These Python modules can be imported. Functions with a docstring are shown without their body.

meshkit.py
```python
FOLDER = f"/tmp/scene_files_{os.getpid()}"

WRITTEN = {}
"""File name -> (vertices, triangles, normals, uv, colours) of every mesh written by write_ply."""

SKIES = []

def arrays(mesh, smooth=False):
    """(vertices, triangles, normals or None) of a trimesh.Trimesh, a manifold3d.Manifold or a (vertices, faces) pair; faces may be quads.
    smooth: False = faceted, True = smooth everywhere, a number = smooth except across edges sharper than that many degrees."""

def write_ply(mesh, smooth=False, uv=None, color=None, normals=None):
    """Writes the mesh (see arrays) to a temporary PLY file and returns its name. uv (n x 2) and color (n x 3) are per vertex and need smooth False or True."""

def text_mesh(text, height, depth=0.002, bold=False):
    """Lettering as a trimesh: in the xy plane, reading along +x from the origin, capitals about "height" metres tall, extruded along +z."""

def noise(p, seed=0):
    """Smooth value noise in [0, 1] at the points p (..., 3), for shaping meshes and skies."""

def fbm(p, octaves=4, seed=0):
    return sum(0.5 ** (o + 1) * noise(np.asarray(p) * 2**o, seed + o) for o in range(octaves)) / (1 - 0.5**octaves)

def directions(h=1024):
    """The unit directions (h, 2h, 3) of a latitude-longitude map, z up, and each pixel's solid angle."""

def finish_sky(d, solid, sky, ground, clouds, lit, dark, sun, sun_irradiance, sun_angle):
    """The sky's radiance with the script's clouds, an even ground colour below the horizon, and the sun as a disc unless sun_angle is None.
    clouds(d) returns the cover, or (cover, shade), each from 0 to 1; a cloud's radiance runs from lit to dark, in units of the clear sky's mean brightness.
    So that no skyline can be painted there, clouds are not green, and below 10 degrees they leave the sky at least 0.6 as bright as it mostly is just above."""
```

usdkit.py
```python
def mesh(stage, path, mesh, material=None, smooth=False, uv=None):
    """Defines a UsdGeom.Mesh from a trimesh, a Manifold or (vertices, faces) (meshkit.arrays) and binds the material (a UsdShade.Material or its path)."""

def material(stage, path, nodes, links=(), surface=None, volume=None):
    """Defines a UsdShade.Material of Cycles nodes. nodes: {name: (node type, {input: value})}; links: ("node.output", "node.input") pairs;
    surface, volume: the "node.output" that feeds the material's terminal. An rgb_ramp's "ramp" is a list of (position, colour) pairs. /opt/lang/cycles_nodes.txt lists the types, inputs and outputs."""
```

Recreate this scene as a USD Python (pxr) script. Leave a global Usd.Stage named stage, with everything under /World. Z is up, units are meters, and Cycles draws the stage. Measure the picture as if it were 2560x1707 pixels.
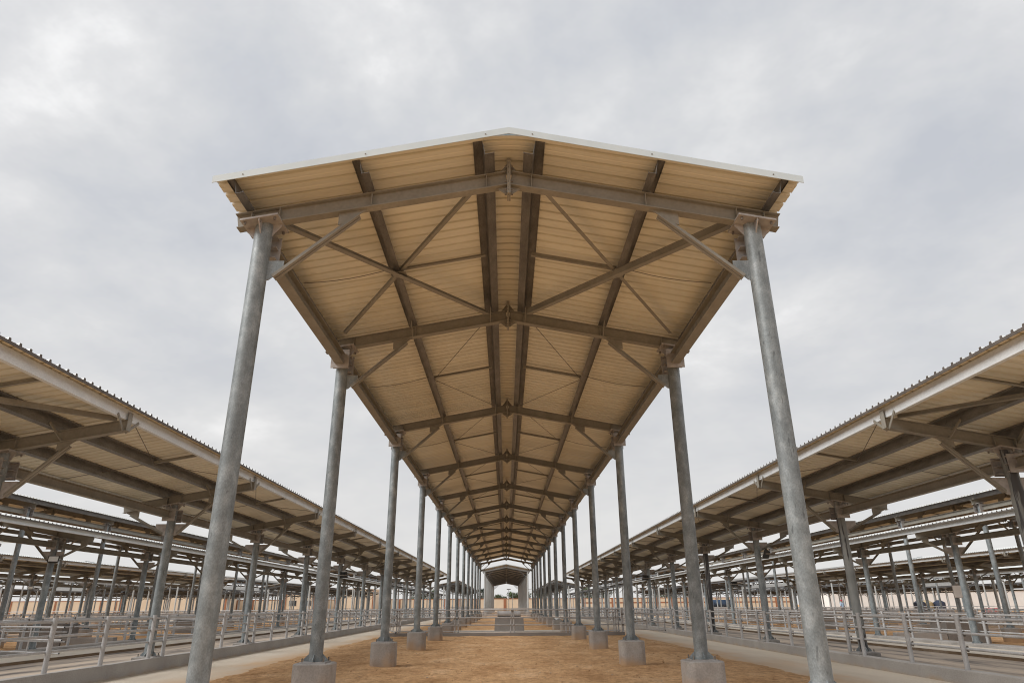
import math, random
import numpy as np
import usdkit, meshkit
from pxr import Usd, UsdGeom, UsdLux, UsdShade, Sdf, Gf, Vt

stage = Usd.Stage.CreateInMemory()
UsdGeom.SetStageUpAxis(stage, UsdGeom.Tokens.z)
UsdGeom.SetStageMetersPerUnit(stage, 1.0)
UsdGeom.Xform.Define(stage, '/World')
UsdGeom.Scope.Define(stage, '/World/Looks')
stage.SetDefaultPrim(stage.GetPrimAtPath('/World'))

# ------------------------------------------------------------------ camera
PITCH, YAW, ROLL = 0.3734, 0.0105, -0.0058
CAM = np.array([-0.045, 0.0, 1.345])
EXPOSURE = 1.19
_c, _s = math.cos(YAW), math.sin(YAW)
_R = np.array([[_c, _s, 0], [-_s, _c, 0], [0, 0, 1.0]])
_r = _R @ np.array([1, 0, 0.0])
_u = _R @ np.array([0, -math.sin(PITCH), math.cos(PITCH)])
_f = _R @ np.array([0, math.cos(PITCH), math.sin(PITCH)])
_cr, _sr = math.cos(ROLL), math.sin(ROLL)
right, up = _r * _cr + _u * _sr, _u * _cr - _r * _sr
cam = UsdGeom.Camera.Define(stage, '/World/camera')
cam.AddTransformOp().Set(Gf.Matrix4d(*[*right, 0, *up, 0, *(-_f), 0, *CAM, 1]))
cam.CreateFocalLengthAttr(23.655)
cam.CreateHorizontalApertureAttr(36.0)
cam.CreateVerticalApertureAttr(36.0 * 682 / 1024)
cam.CreateClippingRangeAttr(Gf.Vec2f(0.1, 3000))
cam.CreateExposureAttr(EXPOSURE)

# ------------------------------------------------------------------ sky and sun (overcast)
SUN_EL, SUN_AZ = math.radians(42), math.radians(248)      # azimuth clockwise from +y
SKY_STRENGTH = 0.051
sky_mat = usdkit.material(stage, '/World/Looks/overcast_sky', {
    'sky': ('sky_texture', {'sky_type': 'single_scattering', 'sun_disc': False, 'sun_elevation': SUN_EL, 'sun_rotation': SUN_AZ,
                            'air_density': 1.0, 'aerosol_density': 2.0}),
    'tc': ('texture_coordinate', {}),
    'sep': ('separate_xyz', {}),
    'den': ('math', {'math_type': 'add', 'value2': 0.32}),
    'zc': ('math', {'math_type': 'maximum', 'value2': 0.0}),
    'px': ('math', {'math_type': 'divide'}),
    'py': ('math', {'math_type': 'divide'}),
    'pl': ('combine_xyz', {'z': 3.7}),
    'mp': ('mapping', {'scale': (1.15, 1.2, 1.0), 'location': (12.05, 2.61, 0.0), 'rotation': (0, 0, 0.35)}),
    'n1': ('noise_texture', {'scale': 2.7, 'detail': 8.0, 'roughness': 0.57, 'distortion': 0.1}),
    'n2': ('noise_texture', {'scale': 0.9, 'detail': 3.0, 'roughness': 0.5}),
    'r1': ('rgb_ramp', {'ramp': [(0.0, (4.1, 4.4, 5.0)), (0.38, (4.65, 4.9, 5.4)), (0.46, (5.3, 5.48, 5.85)), (0.53, (6.0, 6.1, 6.3)), (0.59, (6.9, 6.95, 7.05)), (0.66, (8.8, 8.8, 8.8)), (1.0, (10.0, 10.0, 9.9))]}),
    'mixn': ('mix_float', {'fac': 0.34}),
    'hz': ('math', {'math_type': 'power', 'value2': 2.6}),
    'inv': ('math', {'math_type': 'subtract', 'value1': 1.0}),
    'hmix': ('mix', {'mix_type': 'mix', 'color2': (6.7, 6.6, 6.5)}),
    'cov': ('mix', {'mix_type': 'mix', 'fac': 0.97}),
    'bg': ('background_shader', {'strength': SKY_STRENGTH}),
}, [('tc.generated', 'sep.vector'), ('sep.z', 'zc.value1'), ('zc.value', 'den.value1'), ('sep.x', 'px.value1'), ('den.value', 'px.value2'),
    ('sep.y', 'py.value1'), ('den.value', 'py.value2'), ('px.value', 'pl.x'), ('py.value', 'pl.y'), ('pl.vector', 'mp.vector'),
    ('mp.vector', 'n1.vector'), ('mp.vector', 'n2.vector'), ('n1.fac', 'mixn.a'), ('n2.fac', 'mixn.b'), ('mixn.result', 'r1.fac'),
    ('zc.value', 'inv.value2'), ('inv.value', 'hz.value1'), ('hz.value', 'hmix.fac'), ('r1.color', 'hmix.color1'),
    ('sky.color', 'cov.color1'), ('hmix.color', 'cov.color2'), ('cov.color', 'bg.color')], surface='bg.background')
dome = UsdLux.DomeLight.Define(stage, '/World/sky')
UsdShade.MaterialBindingAPI.Apply(dome.GetPrim()).Bind(sky_mat)
dome.GetPrim().SetCustomDataByKey('kind', 'structure')
sun = UsdLux.DistantLight.Define(stage, '/World/sun')
sun.CreateNormalizeAttr(True)
sun.CreateIntensityAttr(0.4)
sun.CreateAngleAttr(40.0)
sun.CreateColorAttr(Gf.Vec3f(1.0, 0.985, 0.96))
sun.AddRotateXYZOp().Set(Gf.Vec3f(90 - math.degrees(SUN_EL), 0, 180 - math.degrees(SUN_AZ)))

# ------------------------------------------------------------------ materials
def mat(name, nodes, links, surface='p.BSDF', **k):
    return usdkit.material(stage, '/World/Looks/' + name, nodes, links, surface=surface, **k)

def mottled(name, ramp, scale=6.0, stretch=(1, 1, 1), rough=0.55, metallic=0.0, spec=0.5, bump=0.0, detail=5.0, bscale=None, vary=0.0, scuff=0.0, fine=0.0):
    """Colour from stretched noise through a ramp; optional bump, finer second noise and per-object tone."""
    n = {'g': ('geometry', {}), 'm': ('mapping', {'scale': stretch}), 'n': ('noise_texture', {'scale': scale, 'detail': detail, 'roughness': 0.6}),
         'r': ('rgb_ramp', {'ramp': ramp}), 'p': ('principled_bsdf', {'roughness': rough, 'metallic': metallic, 'specular_ior_level': spec})}
    l = [('g.position', 'm.vector'), ('m.vector', 'n.vector'), ('n.fac', 'r.fac')]
    col = 'r.color'
    if fine:
        n['nf'] = ('noise_texture', {'scale': scale * 9, 'detail': 3.0})
        n['rf'] = ('rgb_ramp', {'ramp': [(0.3, (1 - fine,) * 3), (0.7, (1 + fine * .6,) * 3)]})
        n['mf'] = ('mix', {'mix_type': 'multiply', 'fac': 1.0})
        l += [('m.vector', 'nf.vector'), ('nf.fac', 'rf.fac'), (col, 'mf.color1'), ('rf.color', 'mf.color2')]
        col = 'mf.color'
    if vary:
        n['o'] = ('object_info', {})
        n['rv'] = ('rgb_ramp', {'ramp': [(0, (1 - vary,) * 3), (1, (1 + vary,) * 3)]})
        n['mv'] = ('mix', {'mix_type': 'multiply', 'fac': 1.0})
        l += [('o.random', 'rv.fac'), (col, 'mv.color1'), ('rv.color', 'mv.color2')]
        col = 'mv.color'
    if scuff:
        n['ms'] = ('mapping', {'scale': (22, 22, 5)}); n['ns'] = ('noise_texture', {'scale': 1.0, 'detail': 3.0, 'roughness': .6}); n['ns2'] = ('noise_texture', {'scale': .8, 'detail': 2.0})
        n['rs'] = ('rgb_ramp', {'ramp': [(0.0, (1, 1, 1)), (0.66, (1, 1, 1)), (0.70, (1 - scuff,) * 3), (1.0, (1 - scuff,) * 3)]})
        n['rs2'] = ('rgb_ramp', {'ramp': [(0.3, (.84, .85, .86)), (0.7, (1.10, 1.10, 1.09))]})
        n['q1'] = ('mix', {'mix_type': 'multiply', 'fac': 1.0}); n['q2'] = ('mix', {'mix_type': 'multiply', 'fac': 1.0})
        l += [('g.position', 'ms.vector'), ('ms.vector', 'ns.vector'), ('ns.fac', 'rs.fac'), ('g.position', 'ns2.vector'), ('ns2.fac', 'rs2.fac'), (col, 'q1.color1'), ('rs.color', 'q1.color2'), ('q1.color', 'q2.color1'), ('rs2.color', 'q2.color2')]
        col = 'q2.color'
    l.append((col, 'p.base_color'))
    if bump:
        n['nb'] = ('noise_texture', {'scale': bscale or scale * 6, 'detail': 4.0})
        n['b'] = ('bump', {'strength': 1.0, 'distance': bump})
        l += [('g.position', 'nb.vector'), ('nb.fac', 'b.height'), ('b.normal', 'p.normal')]
    return mat(name, n, l)

G = {}
G['galv'] = mottled('galvanized_pipe', [(0.25, (.135, .153, .16)), (0.45, (.185, .207, .215)), (0.58, (.24, .264, .272)), (0.78, (.35, .376, .384))], 8.0, (1, 1, .7), .5, .2, vary=.08, fine=.2, bump=.0004, scuff=.4)
G['galv_far'] = mottled('weathered_bright_galvanized', [(0.3, (.36, .38, .385)), (0.7, (.46, .48, .48))], 3.0, (1, 1, .5), .5, .2, vary=.1)
G['galv_rail'] = mottled('galvanized_rail', [(0.3, (.37, .365, .36)), (0.7, (.50, .49, .485))], 6.0, (1, 1, .6), .45, .2, vary=.06, fine=.15)
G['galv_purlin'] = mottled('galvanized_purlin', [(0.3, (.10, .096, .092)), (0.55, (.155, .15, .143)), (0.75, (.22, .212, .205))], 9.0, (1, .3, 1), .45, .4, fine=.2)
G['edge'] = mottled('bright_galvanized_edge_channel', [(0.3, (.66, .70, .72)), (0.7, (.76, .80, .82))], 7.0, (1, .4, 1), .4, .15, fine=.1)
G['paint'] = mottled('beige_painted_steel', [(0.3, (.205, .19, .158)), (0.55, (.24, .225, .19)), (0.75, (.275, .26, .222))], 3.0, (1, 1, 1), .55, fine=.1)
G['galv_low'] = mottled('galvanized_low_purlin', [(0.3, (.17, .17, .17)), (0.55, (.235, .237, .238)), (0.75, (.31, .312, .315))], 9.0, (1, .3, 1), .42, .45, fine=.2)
G['plate'] = mottled('dull_galvanized_plate', [(0.3, (.27, .25, .24)), (0.7, (.42, .40, .38))], 12.0, rough=.55, metallic=.25)
G['sheet'] = mat('coil_coated_roof_sheet', {           # white weather side, cream lining side
    'g': ('geometry', {}), 'n': ('noise_texture', {'scale': .8, 'detail': 6.0, 'roughness': .6}), 'm': ('mapping', {'scale': (.35, 2.2, 1)}),
    'r': ('rgb_ramp', {'ramp': [(0.3, (.64, .605, .49)), (0.5, (.715, .68, .56)), (0.7, (.76, .73, .62))]}),
    'w': ('rgb_ramp', {'ramp': [(0.3, (.66, .67, .66)), (0.7, (.76, .77, .76))]}), 'side': ('mix', {'mix_type': 'mix'}), 'o': ('object_info', {}), 'rv': ('rgb_ramp', {'ramp': [(0, (.90,) * 3), (1, (1.06,) * 3)]}), 'tone': ('mix', {'mix_type': 'multiply', 'fac': 1.0}), 'p': ('principled_bsdf', {'roughness': .42})},
    [('g.position', 'm.vector'), ('m.vector', 'n.vector'), ('n.fac', 'r.fac'), ('n.fac', 'w.fac'), ('g.backfacing', 'side.fac'), ('w.color', 'side.color1'), ('r.color', 'side.color2'), ('o.random', 'rv.fac'), ('side.color', 'tone.color1'), ('rv.color', 'tone.color2'), ('tone.color', 'p.base_color')])
G['trim'] = mottled('white_flashing', [(0.3, (.47, .53, .555)), (0.7, (.53, .59, .61))], 2.0, rough=.4)
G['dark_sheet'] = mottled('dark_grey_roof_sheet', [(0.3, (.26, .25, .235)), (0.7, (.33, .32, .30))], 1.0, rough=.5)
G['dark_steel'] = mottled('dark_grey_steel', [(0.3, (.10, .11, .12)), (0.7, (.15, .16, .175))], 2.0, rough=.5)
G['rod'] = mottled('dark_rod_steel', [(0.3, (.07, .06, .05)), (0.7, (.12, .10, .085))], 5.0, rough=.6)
G['bolt'] = mottled('bolt_steel', [(0.3, (.14, .12, .10)), (0.7, (.24, .21, .18))], 30.0, rough=.5, metallic=.5)
G['black'] = mottled('black_plastic', [(0.3, (.012, .012, .012)), (0.7, (.03, .03, .03))], 10.0, rough=.45)
G['lens'] = mottled('floodlight_lens', [(0.3, (.80, .84, .83)), (0.7, (.90, .91, .90))], 8.0, rough=.3)
G['cream_wall'] = mottled('cream_render', [(0.3, (.56, .465, .35)), (0.7, (.63, .535, .41))], .7, (1, 1, .4), .85)
G['far_steel'] = mottled('mid_grey_steel', [(0.3, (.24, .26, .275)), (0.7, (.33, .35, .365))], 2.0, rough=.5)
G['brown_wall'] = mottled('brown_render', [(0.3, (.25, .11, .06)), (0.7, (.32, .145, .08))], 1.0, rough=.85)
G['white_wall'] = mottled('white_cladding', [(0.3, (.66, .66, .65)), (0.7, (.74, .74, .73))], .6, rough=.6)
G['window'] = mottled('dark_window_glass', [(0.3, (.02, .022, .025)), (0.7, (.04, .04, .045))], 1.0, rough=.15)
G['blue'] = mottled('blue_tank_paint', [(0.3, (.045, .075, .13)), (0.7, (.07, .11, .18))], 2.0, rough=.5)
G['navy'] = mottled('navy_drum_plastic', [(0.3, (.03, .04, .07)), (0.7, (.045, .06, .10))], 2.0, rough=.5)
G['red'] = mottled('red_plastic', [(0.3, (.40, .02, .04)), (0.7, (.5, .03, .05))], 3.0, rough=.5)
G['straw'] = mottled('straw', [(0.3, (.38, .29, .16)), (0.7, (.5, .4, .24))], 30.0, rough=.9)
G['orange'] = mottled('orange_plastic', [(0.3, (.5, .2, .03)), (0.7, (.6, .26, .04))], 3.0, rough=.5)
G['skin'] = mottled('skin', [(0.3, (.22, .11, .07)), (0.7, (.26, .13, .09))], 9.0, rough=.6)
G['shirt'] = mottled('pale_blue_cloth', [(0.3, (.32, .42, .55)), (0.7, (.4, .5, .62))], 9.0, rough=.9)
G['trousers'] = mottled('grey_cloth', [(0.3, (.08, .08, .09)), (0.7, (.12, .12, .13))], 9.0, rough=.9)
G['paper'] = mottled('white_paper', [(0.3, (.75, .75, .74)), (0.7, (.82, .82, .8))], 9.0, rough=.8)
G['leaf'] = mottled('tree_leaves', [(0.3, (.035, .055, .022)), (0.5, (.06, .085, .035)), (0.75, (.10, .115, .055))], .9, rough=.7, vary=.2)
G['leaf_blue'] = mottled('blue_green_leaves', [(0.3, (.045, .065, .05)), (0.7, (.075, .095, .075))], .8, rough=.7)
G['bark'] = mottled('bark', [(0.3, (.10, .07, .05)), (0.7, (.16, .12, .09))], 6.0, rough=.9)
G['stone'] = mottled('pale_stone', [(0.3, (.30, .21, .13)), (0.7, (.46, .36, .26))], 20.0, rough=.9, vary=.35)
G['clod'] = mottled('sand_clod', [(0.3, (.30, .175, .08)), (0.7, (.50, .30, .15))], 20.0, rough=.95, vary=.3)

def concrete(name, ramp, dust=None, dust_z=(0.0, 0.45), scale=1.6, bump=.002, stretch=(1, 1, 1), wob=.75):
    """Concrete: broad stains, pores, and optional orange dust that clings to the lower part (object space height with noise)."""
    n = {'g': ('geometry', {}), 'm': ('mapping', {'scale': stretch}), 'n': ('noise_texture', {'scale': scale, 'detail': 7.0, 'roughness': .62}), 'r': ('rgb_ramp', {'ramp': ramp}),
         'n2': ('noise_texture', {'scale': 45.0, 'detail': 4.0}), 'r2': ('rgb_ramp', {'ramp': [(0.3, (.86,) * 3), (0.6, (1.05,) * 3)]}),
         'mul': ('mix', {'mix_type': 'multiply', 'fac': 1.0}), 'p': ('principled_bsdf', {'roughness': .85, 'specular_ior_level': .3}),
         'b': ('bump', {'strength': 1.0, 'distance': bump})}
    l = [('g.position', 'm.vector'), ('m.vector', 'n.vector'), ('n.fac', 'r.fac'), ('g.position', 'n2.vector'), ('n2.fac', 'r2.fac'), ('r.color', 'mul.color1'), ('r2.color', 'mul.color2'),
         ('n2.fac', 'b.height'), ('b.normal', 'p.normal')]
    col = 'mul.color'
    if dust:
        n.update({'s': ('separate_xyz', {}), 'nd': ('noise_texture', {'scale': 2.3, 'detail': 3.0}), 'mm': ('math', {'math_type': 'multiply_add', 'value2': -wob, 'value3': wob / 2}),
                  'add': ('math', {'math_type': 'add'}), 'mr': ('map_range', {'range_type': 'smoothstep', 'from_min': dust_z[0], 'from_max': dust_z[1], 'to_min': .85, 'to_max': 0.0, 'clamp': True}),
                  'dm': ('mix', {'mix_type': 'mix', 'color2': dust})})
        l += [('g.position', 's.vector'), ('g.position', 'nd.vector'), ('nd.fac', 'mm.value1'), ('s.z', 'add.value1'), ('mm.value', 'add.value2'), ('add.value', 'mr.value'),
              ('mr.result', 'dm.fac'), (col, 'dm.color1')]
        col = 'dm.color'
    l.append((col, 'p.base_color'))
    return mat(name, n, l)

SAND = (.36, .205, .095)
G['plinth'] = concrete('plinth_concrete', [(0.3, (.24, .225, .21)), (0.5, (.31, .29, .27)), (0.7, (.37, .35, .33))], dust=(.42, .26, .13), dust_z=(-.10, .42), scale=2.6)
G['kerb'] = concrete('kerb_concrete', [(0.25, (.30, .28, .26)), (0.5, (.365, .343, .32)), (0.75, (.43, .405, .38))], scale=.9, dust=(.41, .315, .22), dust_z=(-.03, .11), wob=.25)
G['wallc'] = concrete('low_wall_concrete', [(0.3, (.20, .185, .17)), (0.5, (.31, .29, .27)), (0.75, (.40, .38, .36))], scale=1.1)
G['road'] = mat('road_concrete', {                       # pale slab with orange sand trodden and blown over the side next to the pen
    'g': ('geometry', {}), 'm': ('mapping', {'scale': (1.6, .35, 1)}), 'n': ('noise_texture', {'scale': .55, 'detail': 7.0, 'roughness': .62}),
    'r': ('rgb_ramp', {'ramp': [(0.25, (.50, .43, .345)), (0.5, (.60, .525, .43)), (0.75, (.66, .59, .50))]}),
    'n2': ('noise_texture', {'scale': 40.0, 'detail': 4.0}), 'r2': ('rgb_ramp', {'ramp': [(0.3, (.88,) * 3), (0.6, (1.04,) * 3)]}), 'mul': ('mix', {'mix_type': 'multiply', 'fac': 1.0}),
    's': ('separate_xyz', {}), 'pp': ('math', {'math_type': 'pingpong', 'value2': 11.5}), 'm3': ('mapping', {'scale': (1.3, .45, 1)}), 'n3': ('noise_texture', {'scale': .8, 'detail': 7.0, 'roughness': .65}),
    'mm': ('math', {'math_type': 'multiply_add', 'value2': -3.4, 'value3': 1.7}), 'ad': ('math', {'math_type': 'add'}),
    'mr': ('map_range', {'range_type': 'smoothstep', 'from_min': 5.2, 'from_max': 7.2, 'to_min': .97, 'to_max': 0.0, 'clamp': True}),
    'dm': ('mix', {'mix_type': 'mix', 'color2': (.56, .365, .205)}), 'p': ('principled_bsdf', {'roughness': .88, 'specular_ior_level': .25}), 'b': ('bump', {'strength': 1.0, 'distance': .002})},
    [('g.position', 'm.vector'), ('m.vector', 'n.vector'), ('n.fac', 'r.fac'), ('g.position', 'n2.vector'), ('n2.fac', 'r2.fac'), ('r.color', 'mul.color1'), ('r2.color', 'mul.color2'),
     ('g.position', 's.vector'), ('s.x', 'pp.value1'), ('g.position', 'm3.vector'), ('m3.vector', 'n3.vector'), ('n3.fac', 'mm.value1'), ('pp.value', 'ad.value1'), ('mm.value', 'ad.value2'),
     ('ad.value', 'mr.value'), ('mr.result', 'dm.fac'), ('mul.color', 'dm.color1'), ('dm.color', 'p.base_color'), ('n2.fac', 'b.height'), ('b.normal', 'p.normal')])
G['alley'] = concrete('alley_concrete', [(0.34, (.10, .085, .075)), (0.43, (.26, .22, .185)), (0.52, (.42, .345, .275)), (0.72, (.56, .455, .35))], scale=.8, stretch=(1.6, .32, 1))
G['strip'] = concrete('strip_concrete', [(0.3, (.50, .44, .36)), (0.7, (.62, .56, .475))], scale=.8, stretch=(1, .4, 1))
G['step'] = concrete('stained_step_concrete', [(0.3, (.11, .075, .05)), (0.55, (.21, .145, .09)), (0.75, (.33, .27, .21))], scale=1.2, stretch=(1, .5, 1))
G['block'] = concrete('trough_concrete', [(0.3, (.20, .185, .17)), (0.7, (.275, .255, .238))], scale=1.2)

def sand_mat(name, k=1.0):
    return mat(name, {
        'g': ('geometry', {}), 'm': ('mapping', {'scale': (1.35, .7, 1)}), 'n': ('noise_texture', {'scale': .75, 'detail': 7.0, 'roughness': .6}),
        'r': ('rgb_ramp', {'ramp': [(0.28, (.38 * k, .21 * k, .097 * k)), (0.42, (.52 * k, .31 * k, .155 * k)), (0.56, (.60 * k, .375 * k, .20 * k)), (0.74, (.69 * k, .475 * k, .295 * k))]}),
        'n2': ('noise_texture', {'scale': 5.5, 'detail': 10.0, 'roughness': .78}), 'r2': ('rgb_ramp', {'ramp': [(0.36, (.52, .47, .41)), (0.44, (.84, .82, .79)), (0.54, (1.03, 1.03, 1.03)), (0.66, (1.26, 1.27, 1.29))]}),
        'mul': ('mix', {'mix_type': 'multiply', 'fac': 1.0}),
        'n3': ('noise_texture', {'scale': 16.0, 'detail': 5.0, 'roughness': .7}), 'b': ('bump', {'strength': 1.0, 'distance': .06}),
        'p': ('principled_bsdf', {'roughness': .95, 'specular_ior_level': .15})},
        [('g.position', 'm.vector'), ('m.vector', 'n.vector'), ('n.fac', 'r.fac'), ('m.vector', 'n2.vector'), ('n2.fac', 'r2.fac'), ('r.color', 'mul.color1'), ('r2.color', 'mul.color2'),
         ('mul.color', 'p.base_color'), ('g.position', 'n3.vector'), ('n3.fac', 'b.height'), ('b.normal', 'p.normal')])
G['sand'] = sand_mat('orange_sand')

# the dark bituminous streaks on two right-hand columns: a stain with a shape of its own, running down the pipe
def stained(name, side, seed):
    return mat(name, {
        'g': ('geometry', {}), 'm': ('mapping', {'scale': (1, 1, .35)}), 'n': ('noise_texture', {'scale': 5.0, 'detail': 5.0, 'roughness': .6}),
        'r': ('rgb_ramp', {'ramp': [(0.3, (.15, .155, .15)), (0.5, (.21, .22, .215)), (0.75, (.31, .32, .31))]}),
        'm2': ('mapping', {'scale': (7, 7, .55), 'location': (seed, 0, 0)}), 'n2': ('noise_texture', {'scale': 1.0, 'detail': 4.0, 'roughness': .6}),
        'r2': ('rgb_ramp', {'ramp': [(0.0, (0, 0, 0)), (side, (0, 0, 0)), (side + .03, (1, 1, 1)), (1.0, (1, 1, 1))]}),
        'dm': ('mix', {'mix_type': 'mix', 'color2': (.05, .05, .053)}), 'p': ('principled_bsdf', {'roughness': .5, 'metallic': .2})},
        [('g.position', 'm.vector'), ('m.vector', 'n.vector'), ('n.fac', 'r.fac'), ('g.position', 'm2.vector'), ('m2.vector', 'n2.vector'), ('n2.fac', 'r2.fac'),
         ('r2.color', 'dm.fac'), ('r.color', 'dm.color1'), ('dm.color', 'p.base_color')])
G['stain_a'] = stained('galvanized_dark_stain', .50, 3.0)
G['stain_b'] = stained('galvanized_dark_stripes', .46, 11.0)

# ------------------------------------------------------------------ mesh helpers
class M:
    """Collects closed boxes, bars, tubes and plates into one mesh."""
    def __init__(self): self.v, self.f, self.n = [], [], 0
    def add(self, v, f):
        v, f = np.asarray(v, float), np.asarray(f, int)
        self.v.append(v); self.f.append(f + self.n); self.n += len(v); return self
    def get(self): return np.vstack(self.v), np.vstack(self.f)
    def hexa(self, p):                                    # 8 corners, bottom ring then top ring
        return self.add(p, [(0, 2, 1), (0, 3, 2), (4, 5, 6), (4, 6, 7), (0, 1, 5), (0, 5, 4), (1, 2, 6), (1, 6, 5), (2, 3, 7), (2, 7, 6), (3, 0, 4), (3, 4, 7)])
    def box(self, a, b):
        (x0, y0, z0), (x1, y1, z1) = a, b
        return self.hexa([(x0, y0, z0), (x1, y0, z0), (x1, y1, z0), (x0, y1, z0), (x0, y0, z1), (x1, y0, z1), (x1, y1, z1), (x0, y1, z1)])
    def bar(self, p, q, w, h, upv=(0, 0, 1), du=0.0, dw=0.0):
        """A straight bar from p to q, w wide (across), h deep (along upv), shifted du along up and dw across."""
        p, q, upv = np.asarray(p, float), np.asarray(q, float), np.asarray(upv, float)
        d = (q - p) / np.linalg.norm(q - p); s = np.cross(d, upv); s /= np.linalg.norm(s); t = np.cross(s, d)
        o = t * du + s * dw
        c = [-s * w / 2 - t * h / 2, s * w / 2 - t * h / 2, s * w / 2 + t * h / 2, -s * w / 2 + t * h / 2]
        return self.hexa([p + o + k for k in c] + [q + o + k for k in c])
    def ibeam(self, p, q, w, h, upv=(0, 0, 1), tf=.010, tw=.007):
        self.bar(p, q, w, tf, upv, h / 2 - tf / 2); self.bar(p, q, w, tf, upv, -h / 2 + tf / 2)
        return self.bar(p, q, tw, h - 2 * tf, upv)
    def zsec(self, p, q, h, fl, side, slope=0.0, t=.004):
        """Z purlin: web from p/q up, bottom flange towards side (+1/-1 in x), top flange the other way with a small lip; leans with the roof."""
        u = (slope, 0, 1)
        d = np.asarray(q, float) - np.asarray(p, float); sgn = -side if d[1] < 0 else side
        self.bar(p, q, t, h - 2 * t, u, h / 2)
        self.bar(p, q, fl, t, u, t / 2, sgn * (fl / 2 - t / 2))
        self.bar(p, q, fl, t, u, h - t / 2, -sgn * (fl / 2 - t / 2)); self.bar(p, q, t, .016, u, h - .008 - t, -sgn * (fl - t))
        return self.bar(p, q, t, .018, u, .009 + t, sgn * (fl - t))
    def angle(self, p, q, w, upv=(0, 0, 1), t=.007, flip=1):
        self.bar(p, q, w, t, upv); return self.bar(p, q, t, w, upv, w / 2 * flip, -w / 2 + t / 2)
    def tube(self, p, q, r, n=14, r2=None, caps=True):
        p, q = np.asarray(p, float), np.asarray(q, float); r2 = r if r2 is None else r2
        d = (q - p) / np.linalg.norm(q - p); a = np.array([1.0, 0, 0]) if abs(d[0]) < .9 else np.array([0, 1.0, 0])
        s = np.cross(d, a); s /= np.linalg.norm(s); t = np.cross(d, s); th = np.arange(n) * 2 * math.pi / n
        ring = np.outer(np.cos(th), s) + np.outer(np.sin(th), t); i = np.arange(n); j = (i + 1) % n
        v = np.vstack([p + r * ring, q + r2 * ring]); f = np.vstack([np.c_[i, j, j + n], np.c_[i, j + n, i + n]])
        if caps:
            v = np.vstack([v, v]); k = np.arange(1, n - 1)
            f = np.vstack([f, np.c_[0 * k + 2 * n, k + 1 + 2 * n, k + 2 * n], np.c_[0 * k + 3 * n, k + 3 * n, k + 1 + 3 * n]])
        return self.add(v, f)
    def plate(self, pts, nrm, t):
        """A flat convex polygon, t thick, centred on the plane of pts."""
        pts, nrm = np.asarray(pts, float), np.asarray(nrm, float); nrm = nrm / np.linalg.norm(nrm); n = len(pts)
        if np.dot(np.cross(pts[1] - pts[0], pts[2] - pts[0]), nrm) < 0: pts = pts[::-1]
        v = np.vstack([pts - nrm * t / 2, pts + nrm * t / 2]); k = np.arange(1, n - 1); i = np.arange(n); j = (i + 1) % n
        f = np.vstack([np.c_[0 * k, k + 1, k], np.c_[0 * k + n, k + n, k + 1 + n], np.c_[i, j, j + n], np.c_[i, j + n, i + n]])
        return self.add(v, f)
    def ball(self, c, r, n=8, sz=1.0):
        import trimesh
        s = trimesh.creation.icosphere(subdivisions=2 if n > 8 else 1, radius=r)
        return self.add(s.vertices * [1, 1, sz] + np.asarray(c, float), s.faces)
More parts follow.
